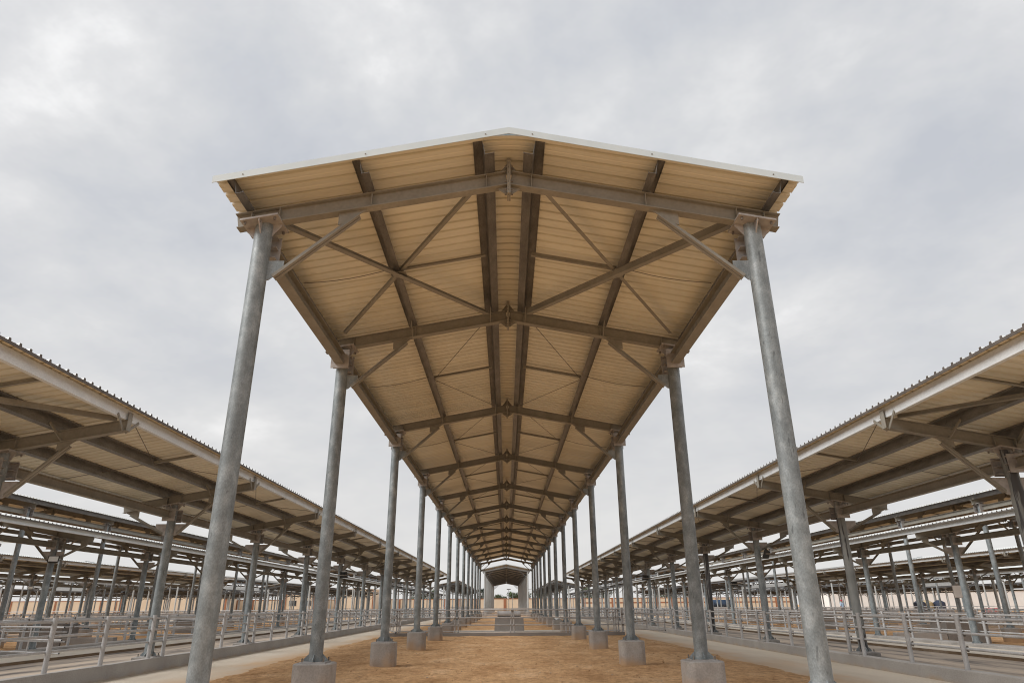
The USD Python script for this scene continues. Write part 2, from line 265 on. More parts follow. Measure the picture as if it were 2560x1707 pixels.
    def chamfer_block(self, c, w, d, z0, z1, e=.015, taper=0.0):
        x, y = c; rings = [(z0, -taper), (z1 - e, 0), (z1, -e)]; v = []
        for z, o in rings:
            a, b = w / 2 + o, d / 2 + o
            v += [(x - a, y - b, z), (x + a, y - b, z), (x + a, y + b, z), (x - a, y + b, z)]
        f = [(0, 2, 1), (0, 3, 2), (8, 9, 10), (8, 10, 11)]
        for k in (0, 4):
            for i in range(4):
                j = (i + 1) % 4; f += [(k + i, k + j, k + j + 4), (k + i, k + j + 4, k + i + 4)]
        return self.add(v, f)

count = {}
def numbered(path):
    n = count.get(path, 0); count[path] = n + 1
    return path if n == 0 else f'{path}_{n:03d}'

def tag(prim, label=None, cat=None, group=None, kind=None):
    for k, v in (('label', label), ('category', cat), ('group', group), ('kind', kind)):
        if v: prim.SetCustomDataByKey(k, v)
    return prim

def thing(name, label, cat, loc=(0, 0, 0), rz=0.0, group=None):
    x = UsdGeom.Xform.Define(stage, numbered('/World/' + name))
    x.AddTranslateOp().Set(Gf.Vec3d(*map(float, loc)))
    if rz: x.AddRotateZOp().Set(float(rz))
    return tag(x.GetPrim(), label, cat, group)

def part(parent, name, m, material, smooth=False, label=None, kind=None):
    path = numbered(f'{parent.GetPath()}/{name}')
    pr = usdkit.mesh(stage, path, m.get() if isinstance(m, M) else m, G[material] if isinstance(material, str) else material, smooth=smooth).GetPrim()
    return tag(pr, label, None, None, kind)

def top(name, m, material, label=None, cat=None, group=None, kind=None, smooth=False):
    pr = usdkit.mesh(stage, numbered('/World/' + name), m.get() if isinstance(m, M) else m, G[material], smooth=smooth).GetPrim()
    return tag(pr, label, cat, group, kind)

def copy(src, label, loc, rz=0.0, group=None):
    was = src.GetCustomData()
    base = src.GetName()
    if base[-4:-3] == '_' and base[-3:].isdigit(): base = base[:-4]
    t = thing(base, label, was['category'], loc, rz, group or was.get('group'))
    t.GetReferences().AddInternalReference(src.GetPath())
    t.SetInstanceable(True)
    return t

# ------------------------------------------------------------------ layout
FIRST, BAY, NF = 4.107, 6.042, 13
Y0 = 6.848
YL = [0.0] + [FIRST + BAY * k for k in range(NF - 1)]           # frames, measured from the first one
YW = [Y0 + y for y in YL]
LEN = YL[-1]
MOD, DROP = 23.0, 0.18                                          # spacing of the yards, and how much lower each next one lies
SL = 0.19                                                       # roof slope
FAR0 = 94.5                                                     # where the second row of shelters begins

def rib_profile(y0, y1, pitch=.2, h=.032):
    """(y, dz) points of a trapezoidal roof sheet."""
    pts = []
    k0, k1 = math.ceil((y0 - .0401) / pitch), math.floor((y1 + .0401) / pitch)
    for k in range(k0, k1 + 1):
        c = k * pitch
        pts += [(c - .024, 0), (c - .016, h), (c + .016, h), (c + .024, 0)]
        if k < k1: pts += [(c + .085, 0.0), (c + .1, .005), (c + .115, 0.0)]
    pts = [p for p in pts if y0 < p[0] < y1]
    return [(y0, 0.0)] + pts + [(y1, 0.0)]

def sheet(y0, y1, xs, zf, dz=0.0, h=.040):
    """A roof sheet with ribs running along x, sampled at xs on the curve zf."""
    pr = rib_profile(y0, y1, h=h); n = len(xs)
    v = [(x, y, zf(x) + d + dz) for y, d in pr for x in xs]
    f = []
    for i in range(len(pr) - 1):
        for j in range(n - 1):
            a = i * n + j
            f += [(a, a + 1, a + n + 1), (a, a + n + 1, a + n)]
    return np.array(v, float), np.array(f, int)

def pier(c, z0, z1, w=.56, r=.13, e=.014, n=5):
    """A cast footing: a square with well rounded corners and a worn top edge."""
    pts = []
    for q in range(4):
        cx, cy = [(1, 1), (-1, 1), (-1, -1), (1, -1)][q]
        for i in range(n + 1):
            a = math.radians(90 * q + 90 * i / n); pts.append((cx * (w / 2 - r) + r * math.cos(a), cy * (w / 2 - r) + r * math.sin(a)))
    P = np.array(pts); k = len(P); v = []
    for z, f in ((z0, 1.012), (z1 - e, 1.0), (z1, 1 - 2 * e / w)): v.append(np.c_[P * f + c, np.full(k, z)])
    i = np.arange(k); j = (i + 1) % k; f = [np.c_[i + o, j + o, j + o + k] for o in (0, k)] + [np.c_[i + o, j + o + k, i + o + k] for o in (0, k)]
    m = np.arange(1, k - 1); f += [np.c_[0 * m + 2 * k, m + 2 * k, m + 1 + 2 * k]]
    return M().add(np.vstack(v), np.vstack(f))

def tri_gussets(c, z, up, r0=.1, r1=.19, h=.16, ang=(0, 90, 180, 270), slope=0.0):
    """Triangular stiffeners round a column foot (up=1) or head (up=-1)."""
    out = []
    for a in ang:
        d = np.array([math.cos(math.radians(a)), math.sin(math.radians(a)), 0]); n = np.array([-d[1], d[0], 0]); o = np.array([c[0], c[1], 0.0])
        zz = lambda p: z - slope * (p[0] - c[0])
        p0, p1 = o + d * (r0 - .01), o + d * r1
        pts = [(*p0[:2], zz(p0)), (*p1[:2], zz(p1)), (*p1[:2], zz(p1) + up * .03), (*p0[:2], zz(p0) + up * h)]
        out.append(M().plate(pts, n, .012))
    return out

def merge(ms):
    m = M()
    for k in ms: m.add(*k.get())
    return m

def column(t, c, zb, zt, detail, slope, cmat='galv', label=None, cap=.42, beam_z=None, ends=(-1, 1)):
    """A pipe column with foot plate, stiffeners, head plate and the bolted brackets of the long beams."""
    x, y = c
    col = part(t, 'column', M().tube((x, y, zb), (x, y, zt), .1, 28 if detail == 2 else 16 if detail else 8), cmat, smooth=40, label=label)
    if detail == 0: return col
    part(col, 'base_plate', M().box((x - .185, y - .185, zb), (x + .185, y + .185, zb + .018)), 'plate')
    g = tri_gussets(c, zb + .02, 1, r1=.178, h=.11)
    h = tri_gussets(c, zt - .022, -1, r1=.2, h=.15, slope=slope)
    if detail == 2:
        for q in g: part(col, 'base_gusset', q, 'galv')
        for q in h: part(col, 'head_gusset', q, 'plate')
    else:
        part(col, 'base_gussets', merge(g), 'galv', kind='stuff'); part(col, 'head_gussets', merge(h), 'plate', kind='stuff')
    a = cap / 2
    part(col, 'cap_plate', M().hexa([(x + i * a, y + j * a, zt - slope * i * a + k) for k in (-.022, 0) for i, j in ((-1, -1), (1, -1), (1, 1), (-1, 1))]), 'plate')
    if detail == 2:
        b = M()
        for i in (-1, 0, 1):
            for j in (-1, 1):
                if True:
                    px, py = x + i * .165, y + j * .165; pz = zt - slope * i * .165 - .022
                    b.tube((px, py, pz - .035), (px, py, pz), .014, 6)
        for i in (-1, 1):
            for j in (-1, 1):
                b.tube((x + i * .155, y + j * .155, zb + .02), (x + i * .155, y + j * .155, zb + .07), .012, 6)
        part(col, 'bolts', b, 'bolt', kind='stuff')
    if beam_z:
        for j in ends:
            b = M(); z0, z1 = beam_z[0] - .07, beam_z[1] + .07
            b.box((x - .15, y + j * .19 - .007, z0), (x + .15, y + j * .19 + .007, z1))
            for zz in (z0 + .03, (z0 + z1) / 2, z1 - .03):
                b.box((x - .13, min(y + j * .08, y + j * .183), zz - .005), (x + .13, max(y + j * .08, y + j * .183), zz + .005))
            part(col, 'beam_bracket', b, 'plate')
    return col

# ------------------------------------------------------------------ the tall gabled shelter
def gable_shelter(label, loc, detail, group, rz=0.0, steel='paint', roof='sheet', purl='galv_purlin', galv='galv', cols=None):
    t = thing('gabled_shelter', label, 'shelter', loc, rz, group)
    HX, ZB, ZT = 2.85, .5775, 5.49
    rt = lambda x: 6.215 - SL * abs(x)                    # top of rafter
    rz_ = lambda x: 6.412 - .191 * abs(x)                   # pan of the roof sheet
    ridge = lambda x: 6.388 - .3183 * x * x
    n2 = detail == 2
    for k, y in enumerate(YL):
        for s in (-1, 1):
            part(t, 'concrete_pier', pier((s * HX, y), -.35, ZB, n=5 if n2 else 2), 'plinth', smooth=30)
            column(t, (s * HX, y), ZB, ZT, detail, s * SL, galv, beam_z=(5.16, 5.35), ends=(1,) if k == 0 else (-1,) if k == NF - 1 else (-1, 1))
            raf = M().ibeam((s * 3.17, y, rt(3.17) - .095), (s * .022, y, rt(.022) - .095), .12, .19) if detail else M().bar((s * 3.17, y, rt(3.17) - .095), (s * .022, y, rt(.022) - .095), .1, .19)
            r = part(t, 'rafter', raf, steel if detail or 0 < k < NF - 1 else 'far_steel')
            if detail:
                for xx in ((2.68, 3.0, 1.62, .27) if n2 else (1.62,)):
                    for j in (-1, 1):
                        z = rt(xx); part(r, 'stiffener', M().bar((s * xx, y + j * .033, z - .178), (s * xx, y + j * .033, z - .012), .052, .008, (1, 0, 0)), steel)
                for xx in (1.68, .285, 3.06):
                    z = rt(xx); part(r, 'purlin_cleat', M().box((s * xx - .004 if s > 0 else s * xx - .004, y - .055, z), (s * xx + .004, y + .055, z + .15)), steel)
                # the end plate at the ridge with its small stiffeners
                a = part(t, 'apex_plate', M().box((s * .011 - .009, y - .09, 5.88), (s * .011 + .009, y + .09, 6.36)), steel)
                for z0, z1, w in ((6.215 - .02, 6.345, .13), (5.905, 6.02, .13)):
                    upz = z0 > 6.1
                    p = [(s * .02, y, z0), (s * (.02 + w), y, z0 - (SL * w if upz else 0)), (s * .02, y, z1)] if upz else [(s * .02, y, z1), (s * (.02 + w), y, z1 - SL * w), (s * .02, y, z0)]
                    part(a, 'apex_stiffener', M().plate(p, (0, 1, 0), .01), steel)
            if detail and 0 < k < NF - 1:
                for xx in (1.66, .30): part(t, 'fly_brace', M().bar((s * xx, y - .055, rt(xx) - .185), (s * xx, y - .30, rt(xx) + .01), .038, .010, (1, 0, 0)), steel)
            # knee brace: two angles back to back with a slot between them
            p, q = np.array([s * 2.68, y, 4.82]), np.array([s * 1.77, y, 5.63])
            b = M()
            if detail:
                for j in (-1, 1):
                    b.bar(p, q, .045, .007, (0, 0, 1), -.03, j * .03); b.bar(p, q, .007, .05, (0, 0, 1), 0, j * .011)
                kb = part(t, 'knee_brace', b, steel)
                part(kb, 'lower_gusset', M().plate([(s * 2.76, y, 5.02), (s * 2.76, y, 4.77), (s * 2.72, y, 4.78), (s * 2.57, y, 4.92), (s * 2.57, y, 5.02)], (0, 1, 0), .012), 'galv')
                part(kb, 'upper_gusset', M().plate([(s * 2.0, y, rt(2.0) - .188), (s * 2.0, y, 5.49), (s * 1.9, y, 5.53), (s * 1.66, y, rt(1.66) - .188)], (0, 1, 0), .012), steel)
            else:
                part(t, 'knee_brace', b.bar(p, q, .07, .06), steel)
        if detail == 2:
            part(t, 'apex_bolts', merge([M().tube((-.05, y + j * .055, z), (.05, y + j * .055, z), .013, 6) for j in (-1, 1) for z in (5.95, 6.06, 6.27)]), 'bolt', kind='stuff')
    # long beams, purlins, bracing, bay by bay
    for k in range(NF - 1):
        y0, y1 = YL[k], YL[k + 1]; ym = (y0 + y1) / 2
        for s in (-1, 1):
            part(t, 'long_beam', M().ibeam((s * HX, y0 + .2, 5.255), (s * HX, y1 - .2, 5.255), .15, .19) if detail else M().bar((s * HX, y0 + .1, 5.255), (s * HX, y1 - .1, 5.255), .14, .18), steel)
            for xx, fw in ((3.05, .085), (1.67, .088), (.275, .112)):
                a0 = y0 - (.44 if k == 0 else -.002); a1 = y1 + (.44 if k == NF - 2 else -.002)
                if detail: m = M().zsec((s * xx, a0, rt(xx)), (s * xx, a1, rt(xx)), .190, fw, -s, s * .19)
                else: m = M().box((s * xx - .04, a0, rt(xx)), (s * xx + .04, a1, rt(xx) + .19))
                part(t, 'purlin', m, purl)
            if not detail: continue
            zt = lambda x, d=.0: rt(x) - d
            part(t, 'purlin_strut', M().angle((s * 1.60, ym, zt(1.6) + .06), (s * .34, ym, zt(.34) + .06), .05), steel)
            if k in (0, 6):                               # braced bays: crossed angles
                part(t, 'cross_brace', M().angle((s * 2.72, y0 + .22, zt(2.72, .075)), (s * .36, y1 - .2, zt(.36, .075)), .09), steel)
                part(t, 'cross_brace', M().angle((s * .42, y0 + .25, zt(.42, -.02)), (s * 2.8, y1 - .22, zt(2.8, -.02)), .052), steel)
                part(t, 'brace_plate', M().box((s * 1.6 - .1, ym - .1, zt(1.6) - .02), (s * 1.6 + .1, ym + .1, zt(1.6) - .012)), steel)
            else:
                for a in (y0 + .12, y1 - .12):
                    part(t, 'tie_rod', M().tube((s * 1.6, ym, zt(1.6) + .02), (s * .33, a, zt(.33) + .02), .006, 6), 'rod')
            w = M(); n = 6; pts = [(s * (1.68 + (3.0 - 1.68) * i / n), ym + .02, zt(1.68 + 1.32 * i / n) + .12 - .05 * math.sin(math.pi * i / n)) for i in range(n + 1)]
            for a, b in zip(pts[:-1], pts[1:]): w.tube(a, b, .006, 6, caps=False)
            part(t, 'sag_rod', w, 'rod')
    # roof sheets
    ya, yb = -.48, LEN + .48
    if detail:
        nS = 72; e = np.linspace(ya, yb, nS + 1)
        for i in range(nS):
            for s in (-1, 1):
                xs = [s * q for q in (.30, 1.4, 2.4, 3.285)]
                part(t, 'roof_sheet', sheet(e[i], e[i + 1] + .03, xs if s > 0 else xs[::-1], rz_, .002 * (i % 2)), roof)
            part(t, 'ridge_sheet', sheet(e[i], e[i + 1] + .03, list(np.linspace(-.34, .34, 11)), ridge, .004 + .002 * (i % 2)), roof)
    else:
        for k in range(NF - 1):
            a0 = YL[k] - (.42 if k == 0 else 0); a1 = YL[k + 1] + (.42 if k == NF - 2 else 0)
            for s in (-1, 1):
                xs = [0, s * 3.285]; part(t, 'roof_sheet', sheet(a0, a1, xs if s > 0 else xs[::-1], rz_), roof)
    for yy, j in ((ya - .01, -1), (yb + .01, 1)):
        for s in (-1, 1):
            m = M(); zt_ = lambda x: 6.50 - .2035 * abs(x)
            m.hexa([(s * 0, yy - .004, zt_(0) - .086), (s * 3.31, yy - .004, zt_(3.31) - .086), (s * 3.31, yy + .004, zt_(3.31) - .086), (0, yy + .004, zt_(0) - .086),
                    (s * 0, yy - .004, zt_(0)), (s * 3.31, yy - .004, zt_(3.31)), (s * 3.31, yy + .004, zt_(3.31)), (0, yy + .004, zt_(0))])
            d = -j * .16
            lo, hi = min(yy, yy + d), max(yy, yy + d)
            m.hexa([(0, lo, zt_(0) - .001), (s * 3.31, lo, zt_(3.31) - .001), (s * 3.31, hi, zt_(3.31) - .001), (0, hi, zt_(0) - .001),
                    (0, lo, zt_(0) + .004), (s * 3.31, lo, zt_(3.31) + .004), (s * 3.31, hi, zt_(3.31) + .004), (0, hi, zt_(0) + .004)])
            tr = part(t, 'verge_trim', m, 'trim' if detail else 'galv_far')
            if n2:
                for xx in (.27, 1.63, 2.98): part(tr, 'screw', M().tube((s * xx, yy - .009, zt_(xx) - .045), (s * xx, yy, zt_(xx) - .045), .008, 8), 'bolt')
    return t

# ------------------------------------------------------------------ the lower single-pitch shelters: high edge at local -x (h=+1) or +x (h=-1)
def mono_shelter(label, loc, detail, group, h, steel='paint', roof='sheet', purl='galv_purlin', galv='galv', special=None):
    t = thing('single_pitch_shelter', label, 'shelter', loc, 0, group)
    special = special or {}
    ZB, ZT, SM = .30, 3.70, .18
    rt = lambda x: 3.905 - SM * x                        # x measured from the column, high side negative
    X = lambda x: h * x
    for k, y in enumerate(YL):
        cm, lb = special.get(k, (galv, None))
        if detail: part(t, 'column_pad', M().chamfer_block((0, y), .5, .5, -.2, ZB, .01), 'wallc')
        column(t, (0, y), ZB, ZT, detail, h * SM, cm, lb, .4, beam_z=(3.36, 3.52), ends=(1,) if k == 0 else (-1,) if k == NF - 1 else (-1, 1))
        p, q = (X(-1.92), y, rt(-1.92) - .095), (X(1.22), y, rt(1.22) - .095)
        r = part(t, 'rafter', M().ibeam(p, q, .12, .19) if detail else M().bar(p, q, .1, .19), steel)
        if detail:
            for xx in (-.17, .17) if detail == 2 else (0,):
                for j in (-1, 1): part(r, 'stiffener', M().bar((X(xx), y + j * .033, rt(xx) - .178), (X(xx), y + j * .033, rt(xx) - .012), .052, .008, (1, 0, 0)), steel)
            part(r, 'end_cleat', M().box((X(-1.925) - .004, y - .06, rt(-1.92) - .19), (X(-1.925) + .004, y + .06, rt(-1.92) + .12)), steel)
            for j in (-1, 1):
                part(t, 'edge_strut', M().bar((X(-1.87), y + j * .03, rt(-1.87) - .20), (X(-1.90), y + j * .33, rt(-1.9) + .03), .045, .012, (1, 0, 0)), steel)
            part(t, 'fly_brace', M().bar((X(-.9), y - .03, rt(-.9) - .18), (X(-.9), y - .42, rt(-.9) + .04), .04, .012, (1, 0, 0)), steel)
        for s in (-1, 1):
            zc, xe = 3.02, s * 1.02
            p, q = np.array([X(s * .17), y, zc]), np.array([X(xe), y, rt(xe) - .26])
            b = M()
            if detail:
                for j in (-1, 1):
                    b.bar(p, q, .045, .007, (0, 0, 1), -.03, j * .03); b.bar(p, q, .007, .05, (0, 0, 1), 0, j * .011)
                kb = part(t, 'knee_brace', b, steel)
                part(kb, 'lower_gusset', M().plate([(X(s * .09), y, zc + .22), (X(s * .09), y, zc - .06), (X(s * .16), y, zc - .05), (X(s * .36), y, zc + .14), (X(s * .36), y, zc + .22)], (0, 1, 0), .012), 'plate')
                part(kb, 'upper_gusset', M().plate([(X(xe - s * .2), y, rt(xe - s * .2) - .188), (X(xe - s * .2), y, rt(xe) - .36), (X(xe - s * .1), y, rt(xe) - .32), (X(xe + s * .14), y, rt(xe + s * .14) - .188)], (0, 1, 0), .012), steel)
            else:
                part(t, 'knee_brace', b.bar(p, q, .06, .06), steel)
    px = (-1.85, -.87, .18, 1.15)
    for k in range(NF - 1):
        y0, y1 = YL[k], YL[k + 1]; ym = (y0 + y1) / 2
        part(t, 'long_beam', M().ibeam((0, y0 + .2, 3.44), (0, y1 - .2, 3.44), .13, .17) if detail else M().bar((0, y0 + .1, 3.44), (0, y1 - .1, 3.44), .12, .16), steel)
        for i, xx in enumerate(px):
            a0 = y0 - (.38 if k == 0 else -.002); a1 = y1 + (.38 if k == NF - 2 else -.002)
            side = -1 if i == 3 else 1                    # flange direction, in x from the high side
            if detail:
                m = M()
                if i in (0, 3):                           # edge channels, web outwards
                    w = -1 if i == 0 else 1
                    x0 = X(xx + w * .04); m.box((min(x0, x0 - h * w * .005), a0, rt(xx)), (max(x0, x0 - h * w * .005), a1, rt(xx) + .18))
                    for zz in (rt(xx), rt(xx) + .174):
                        xa, xb = sorted((X(xx + w * .034), X(xx - w * .035))); m.box((xa, a0, zz), (xb, a1, zz + .006))
                else: m.zsec((X(xx), a0, rt(xx)), (X(xx), a1, rt(xx)), .178, .095, h, h * SM)
            else: m = M().box((X(xx) - .04, a0, rt(xx)), (X(xx) + .04, a1, rt(xx) + .175))
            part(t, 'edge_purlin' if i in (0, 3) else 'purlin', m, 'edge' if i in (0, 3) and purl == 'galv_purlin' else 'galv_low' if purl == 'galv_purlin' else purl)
        if not detail: continue
        part(t, 'purlin_strut', M().angle((X(-1.88), ym, rt(-1.88) + .05), (X(-.9), ym, rt(-.9) + .05), .05), steel)
        if k in (0, 6):
            part(t, 'cross_brace', M().angle((X(-1.75), y1 - .1, rt(-1.75) - .01), (X(.2), y0 + .1, rt(.2) - .01), .075), steel)
            part(t, 'cross_brace', M().angle((X(-1.75), y0 + .1, rt(-1.75) - .09), (X(.2), y1 - .1, rt(.2) - .09), .065), steel)
        else:
            for a in (y0 + .1, y1 - .1): part(t, 'tie_rod', M().tube((X(-1.9), a, rt(-1.9) + .03), (X(-.9), ym, rt(-.9) + .03), .006, 6), 'rod')
        for xa, xb in ((-.83, .15), (.22, 1.1)):
            part(t, 'sag_rod', M().tube((X(xa), ym, rt(xa) + .07), (X(xb), ym, rt(xb) + .07), .006, 6), 'rod')
    ya, yb = -.40, LEN + .40
    zf = lambda x: 3.905 + .184 - SM * (x * h)
    xs = [X(-2.0), X(-.9), X(.2), X(1.30)]
    if h < 0: xs = xs[::-1]
    if detail:
        e = np.linspace(ya, yb, 73)
        for i in range(72): part(t, 'roof_sheet', sheet(e[i], e[i + 1] + .03, xs, zf, .002 * (i % 2), .036), roof)
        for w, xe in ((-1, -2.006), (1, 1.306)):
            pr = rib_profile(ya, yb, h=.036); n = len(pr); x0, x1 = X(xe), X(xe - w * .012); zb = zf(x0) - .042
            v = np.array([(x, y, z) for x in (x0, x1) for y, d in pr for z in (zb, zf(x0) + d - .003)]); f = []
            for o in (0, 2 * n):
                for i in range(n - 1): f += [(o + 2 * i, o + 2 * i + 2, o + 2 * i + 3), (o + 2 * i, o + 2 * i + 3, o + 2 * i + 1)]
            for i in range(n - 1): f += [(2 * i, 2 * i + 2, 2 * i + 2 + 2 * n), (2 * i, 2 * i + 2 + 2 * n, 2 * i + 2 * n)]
            part(t, 'closure_strip', (v, np.array(f)), 'rod')  # dark ribbed strip set along both edges of the roof sheets
    else:
        for k in range(NF - 1):
            part(t, 'roof_sheet', sheet(YL[k] - (.4 if k == 0 else 0), YL[k + 1] + (.4 if k == NF - 2 else 0), [xs[0], xs[-1]], zf, h=.036), roof)
    return t

# ------------------------------------------------------------------ the setting: ground, roads, alleys
rng = np.random.default_rng(7)
top('ground', M().box((-1200, -300, -1.0), (1200, 2000, -.62)), 'sand', kind='structure')

def grid(xs, ys, zf, name, material):
    X_, Y_ = np.meshgrid(xs, ys); P = np.c_[X_.ravel(), Y_.ravel()]
    Z = zf(P[:, 0], P[:, 1]); nx, ny = len(xs), len(ys)
    i = (np.arange(ny - 1)[:, None] * nx + np.arange(nx - 1)).ravel()
    f = np.vstack([np.c_[i, i + 1, i + nx + 1], np.c_[i, i + nx + 1, i + nx]])
    return tag(usdkit.mesh(stage, numbered('/World/' + name), (np.c_[P, Z], f), G[material], smooth=True).GetPrim(), kind='structure')

def fb(x, y, s, o=0.0):
    return np.asarray(meshkit.fbm(np.c_[x * s + o, y * s + o * .7, 0 * x + o * 1.3])).ravel()

def sand_z(cx, dz, fine):
    def z(x, y):
        xx = np.abs(x - cx); edge = 5.75 + 1.1 * fb(x, y, .22, 3.1) + .5 * fb(x, y, .9, 9.0)
        edge = np.where(cx == 0, 5.0 + .45 * fb(x, y, .25, 3.1) + .35 * fb(x, y, .9, 9.0), edge + 1.15)
        h = .035 - .085 * np.clip((xx - edge) / .9, 0, 1.4)
        h = h + .018 * fb(x, y, .5, 5.0) + (.018 * fb(x, y, 2.3, 1.0) + .030 * np.abs(fb(x, y, 3.6, 2.0)) + .012 * fb(x, y, 6.0, 4.0) - .008 if fine else 0)
        # wheel and hoof tracks sweeping through the pen
        if fine: h = h - .016 * np.exp(-((x - 3.2 + .035 * (y - 17) ** 2 * .6) / .22) ** 2) - .014 * np.exp(-((x - 4.6 + .035 * (y - 17) ** 2 * .6) / .22) ** 2)
        for yk in YW:                                     # small drifts against the plinths
            for s in (-1, 1): h = h + .035 * np.exp(-(((x - cx - s * 3.25) / .45) ** 2 + ((y - yk) / .5) ** 2))
        return h + dz
    return z

for m in (-2, -1, 0, 1, 2):
    cx, dz = MOD * m, -DROP * abs(m)
    if m == 0: grid(np.arange(-7.6, 7.61, .08), np.arange(3.0, 33.25, .09), sand_z(0, 0, True), 'sand_floor', 'sand')
    y_from = 33.45 if m == 0 else 3.0
    grid(np.arange(cx - 7.9, cx + 7.91, .395), np.arange(y_from, 78.2, .4), sand_z(cx, dz, False), 'sand_floor', 'sand')
    top('concrete_road', M().box((cx - 7.93, 2.0, dz - .4), (cx + 7.93, 78.6, dz + .02)), 'road', kind='structure')
    # far row: the same yards again beyond the cross road
    grid(np.arange(cx - 7.9, cx + 7.91, .79), np.arange(93.0, 166.0, 1.0), sand_z(cx, dz, False), 'sand_floor', 'sand')
    top('concrete_road', M().box((cx - 7.93, 92.6, dz - .4), (cx + 7.93, 166.5, dz + .0)), 'road', kind='structure')
top('cross_road', M().box((-120, 78.6, -.8), (120, 92.6, -.02)), 'road', kind='structure')

def alley(xa, xb, za, zb, y0, y1):
    """Floor between two yards, from the kerb at xa (top za) to the low wall at xb (top zb): worn concrete, a stained step and a pale strip."""
    s = 1 if xb > xa else -1
    def slab(x0, z0, x1, z1, name, material):
        a, b = sorted(((x0, z0), (x1, z1)))
        top(name, M().hexa([(a[0], y0, -1.0), (b[0], y0, -1.0), (b[0], y1, -1.0), (a[0], y1, -1.0), (a[0], y0, a[1]), (b[0], y0, b[1]), (b[0], y1, b[1]), (a[0], y1, a[1])]), material, kind='structure')
    slab(xa + s * .2, za - .025, xa + s * 3.92, zb - .09, 'alley_floor', 'alley')
    slab(xa + s * 3.92, zb - .022, xa + s * 3.98, zb - .022, 'alley_step', 'step')
    slab(xa + s * 3.98, zb - .024, xb - s * .6, zb - .09, 'alley_strip', 'strip')

def low_wall(x0, x1, z1, y0, y1, label, material, group, seed):
    """A cast kerb wall with a slightly uneven arris."""
    r = np.random.default_rng(seed); ys = np.arange(y0, y1 + .01, .75); n = len(ys)
    zt = z1 + r.normal(0, .0035, (n, 2)); xo = r.normal(0, .003, (n, 2)); v = []
    for i, y in enumerate(ys):
        v += [(x0, y, -1.0), (x0 + xo[i, 0], y, zt[i, 0] - .012), (x0 + .012, y, zt[i, 0]), (x1 - .012, y, zt[i, 1]), (x1 + xo[i, 1], y, zt[i, 1] - .012), (x1, y, -1.0)]
    f = []
    for i in range(n - 1):
        for j in range(5):
            a = i * 6 + j; f += [(a, a + 1, a + 7), (a, a + 7, a + 6)]
    e = (n - 1) * 6
    f += [(0, 2, 1), (0, 3, 2), (0, 4, 3), (0, 5, 4), (e, e + 1, e + 2), (e, e + 2, e + 3), (e, e + 3, e + 4), (e, e + 4, e + 5)]
    v = np.array(v); f = np.array(f)[:, ::-1]
    top('low_wall', (v, f), material, label, 'low wall', group)

SIDE = {-1: 'left', 1: 'right'}
WALLG = 'low concrete kerb walls along the yards'
for s in (-1, 1):
    for i in (0, 1):                                       # alley between yard i and yard i+1 on this side
        za, zb = (.29 if s < 0 else .252) - DROP * i, .165 - DROP * i
        xa, xb = s * (MOD * i + 7.93), s * (MOD * i + 15.07)
        where = ('beside the central shelter', 'beyond the second tall shelter')[i]
        for y0, y1, row in ((2.0, 77.9, ''), (92.8, 166.0, ' in the far row')):
            alley(xa, xb, za, zb, y0, y1)
            a, b = sorted((xa, xa + s * .2)); low_wall(a, b, za, y0, y1, f'near kerb wall of the {SIDE[s]} alley {where}{row}', 'kerb', WALLG, 50 + 11 * i + s + len(row))
            a, b = sorted((xb, xb - s * .6)); low_wall(a, b, zb, y0, y1, f'far kerb wall of the {SIDE[s]} alley {where}{row}', 'wallc', WALLG, 90 + 31 * i + s + len(row))
# the kerb that closes the central yard, under the cross fence
cw = M(); r = np.random.default_rng(3); xs = np.arange(-5.45, 5.43, .45)
v = []
for x in xs:
    dz = r.normal(0, .004)
    v += [(x, 33.2, -.5), (x, 33.2 + r.normal(0, .004), .188 + dz), (x, 33.212, .20 + dz), (x, 33.50, .20 + dz), (x, 33.512, .188 + dz), (x, 33.512, -.5)]
f = []
for i in range(len(xs) - 1):
    for j in range(5):
        a = i * 6 + j; f += [(a, a + 6, a + 7), (a, a + 7, a + 1)]
e = (len(xs) - 1) * 6
f += [(0, 1, 2), (0, 2, 3), (0, 3, 4), (0, 4, 5), (e, e + 2, e + 1), (e, e + 3, e + 2), (e, e + 4, e + 3), (e, e + 5, e + 4)]
top('low_wall', (np.array(v), np.array(f)[:, ::-1]), 'block', 'kerb wall crossing the sand yard under the central cross fence', 'low wall', WALLG)  # darker concrete than the side kerbs: its shade is put into the colour

# ------------------------------------------------------------------ shelters
NTH = {1: 'first', 2: 'second', 3: 'third', 4: 'fourth', 5: 'fifth', 6: 'sixth', 7: 'seventh'}
GT, GM, GF = 'tall gabled shelters of the near row', 'low single-pitch shelters of the near row', 'shelters of the far row'
gable0 = gable_shelter('nearest tall gabled steel shelter with white verge trim, in the middle of the yard', (0, Y0, 0), 2, GT)
mono_r = mono_shelter('nearest low single-pitch shelter on the right, dark stains on its columns', (8.22, Y0, 0), 2, GM, 1,
                      special={2: ('stain_a', 'column with a broad dark stain'), 3: ('galv', None), 4: ('stain_b', 'column with dark diagonal streaks'), 1: ('stain_a', 'column with dark patches')})
mono_l = mono_shelter('nearest low single-pitch shelter left of the central one, bright edge purlin', (-8.22, Y0, 0), 2, GM, -1)
ORD = {1: 'second', 2: 'third'}
g1 = None; p_r = p_l = None
for i in (1, 2):
    for s in (-1, 1):
        lab = f'tall gabled shelter, {"first" if i == 1 else "second"} one {SIDE[s]} of the central one, near row'
        loc = (s * MOD * i, Y0, -DROP * i)
        if g1 is None: g1 = gable_shelter(lab, loc, 1, GT)
        else: copy(g1, lab, loc)
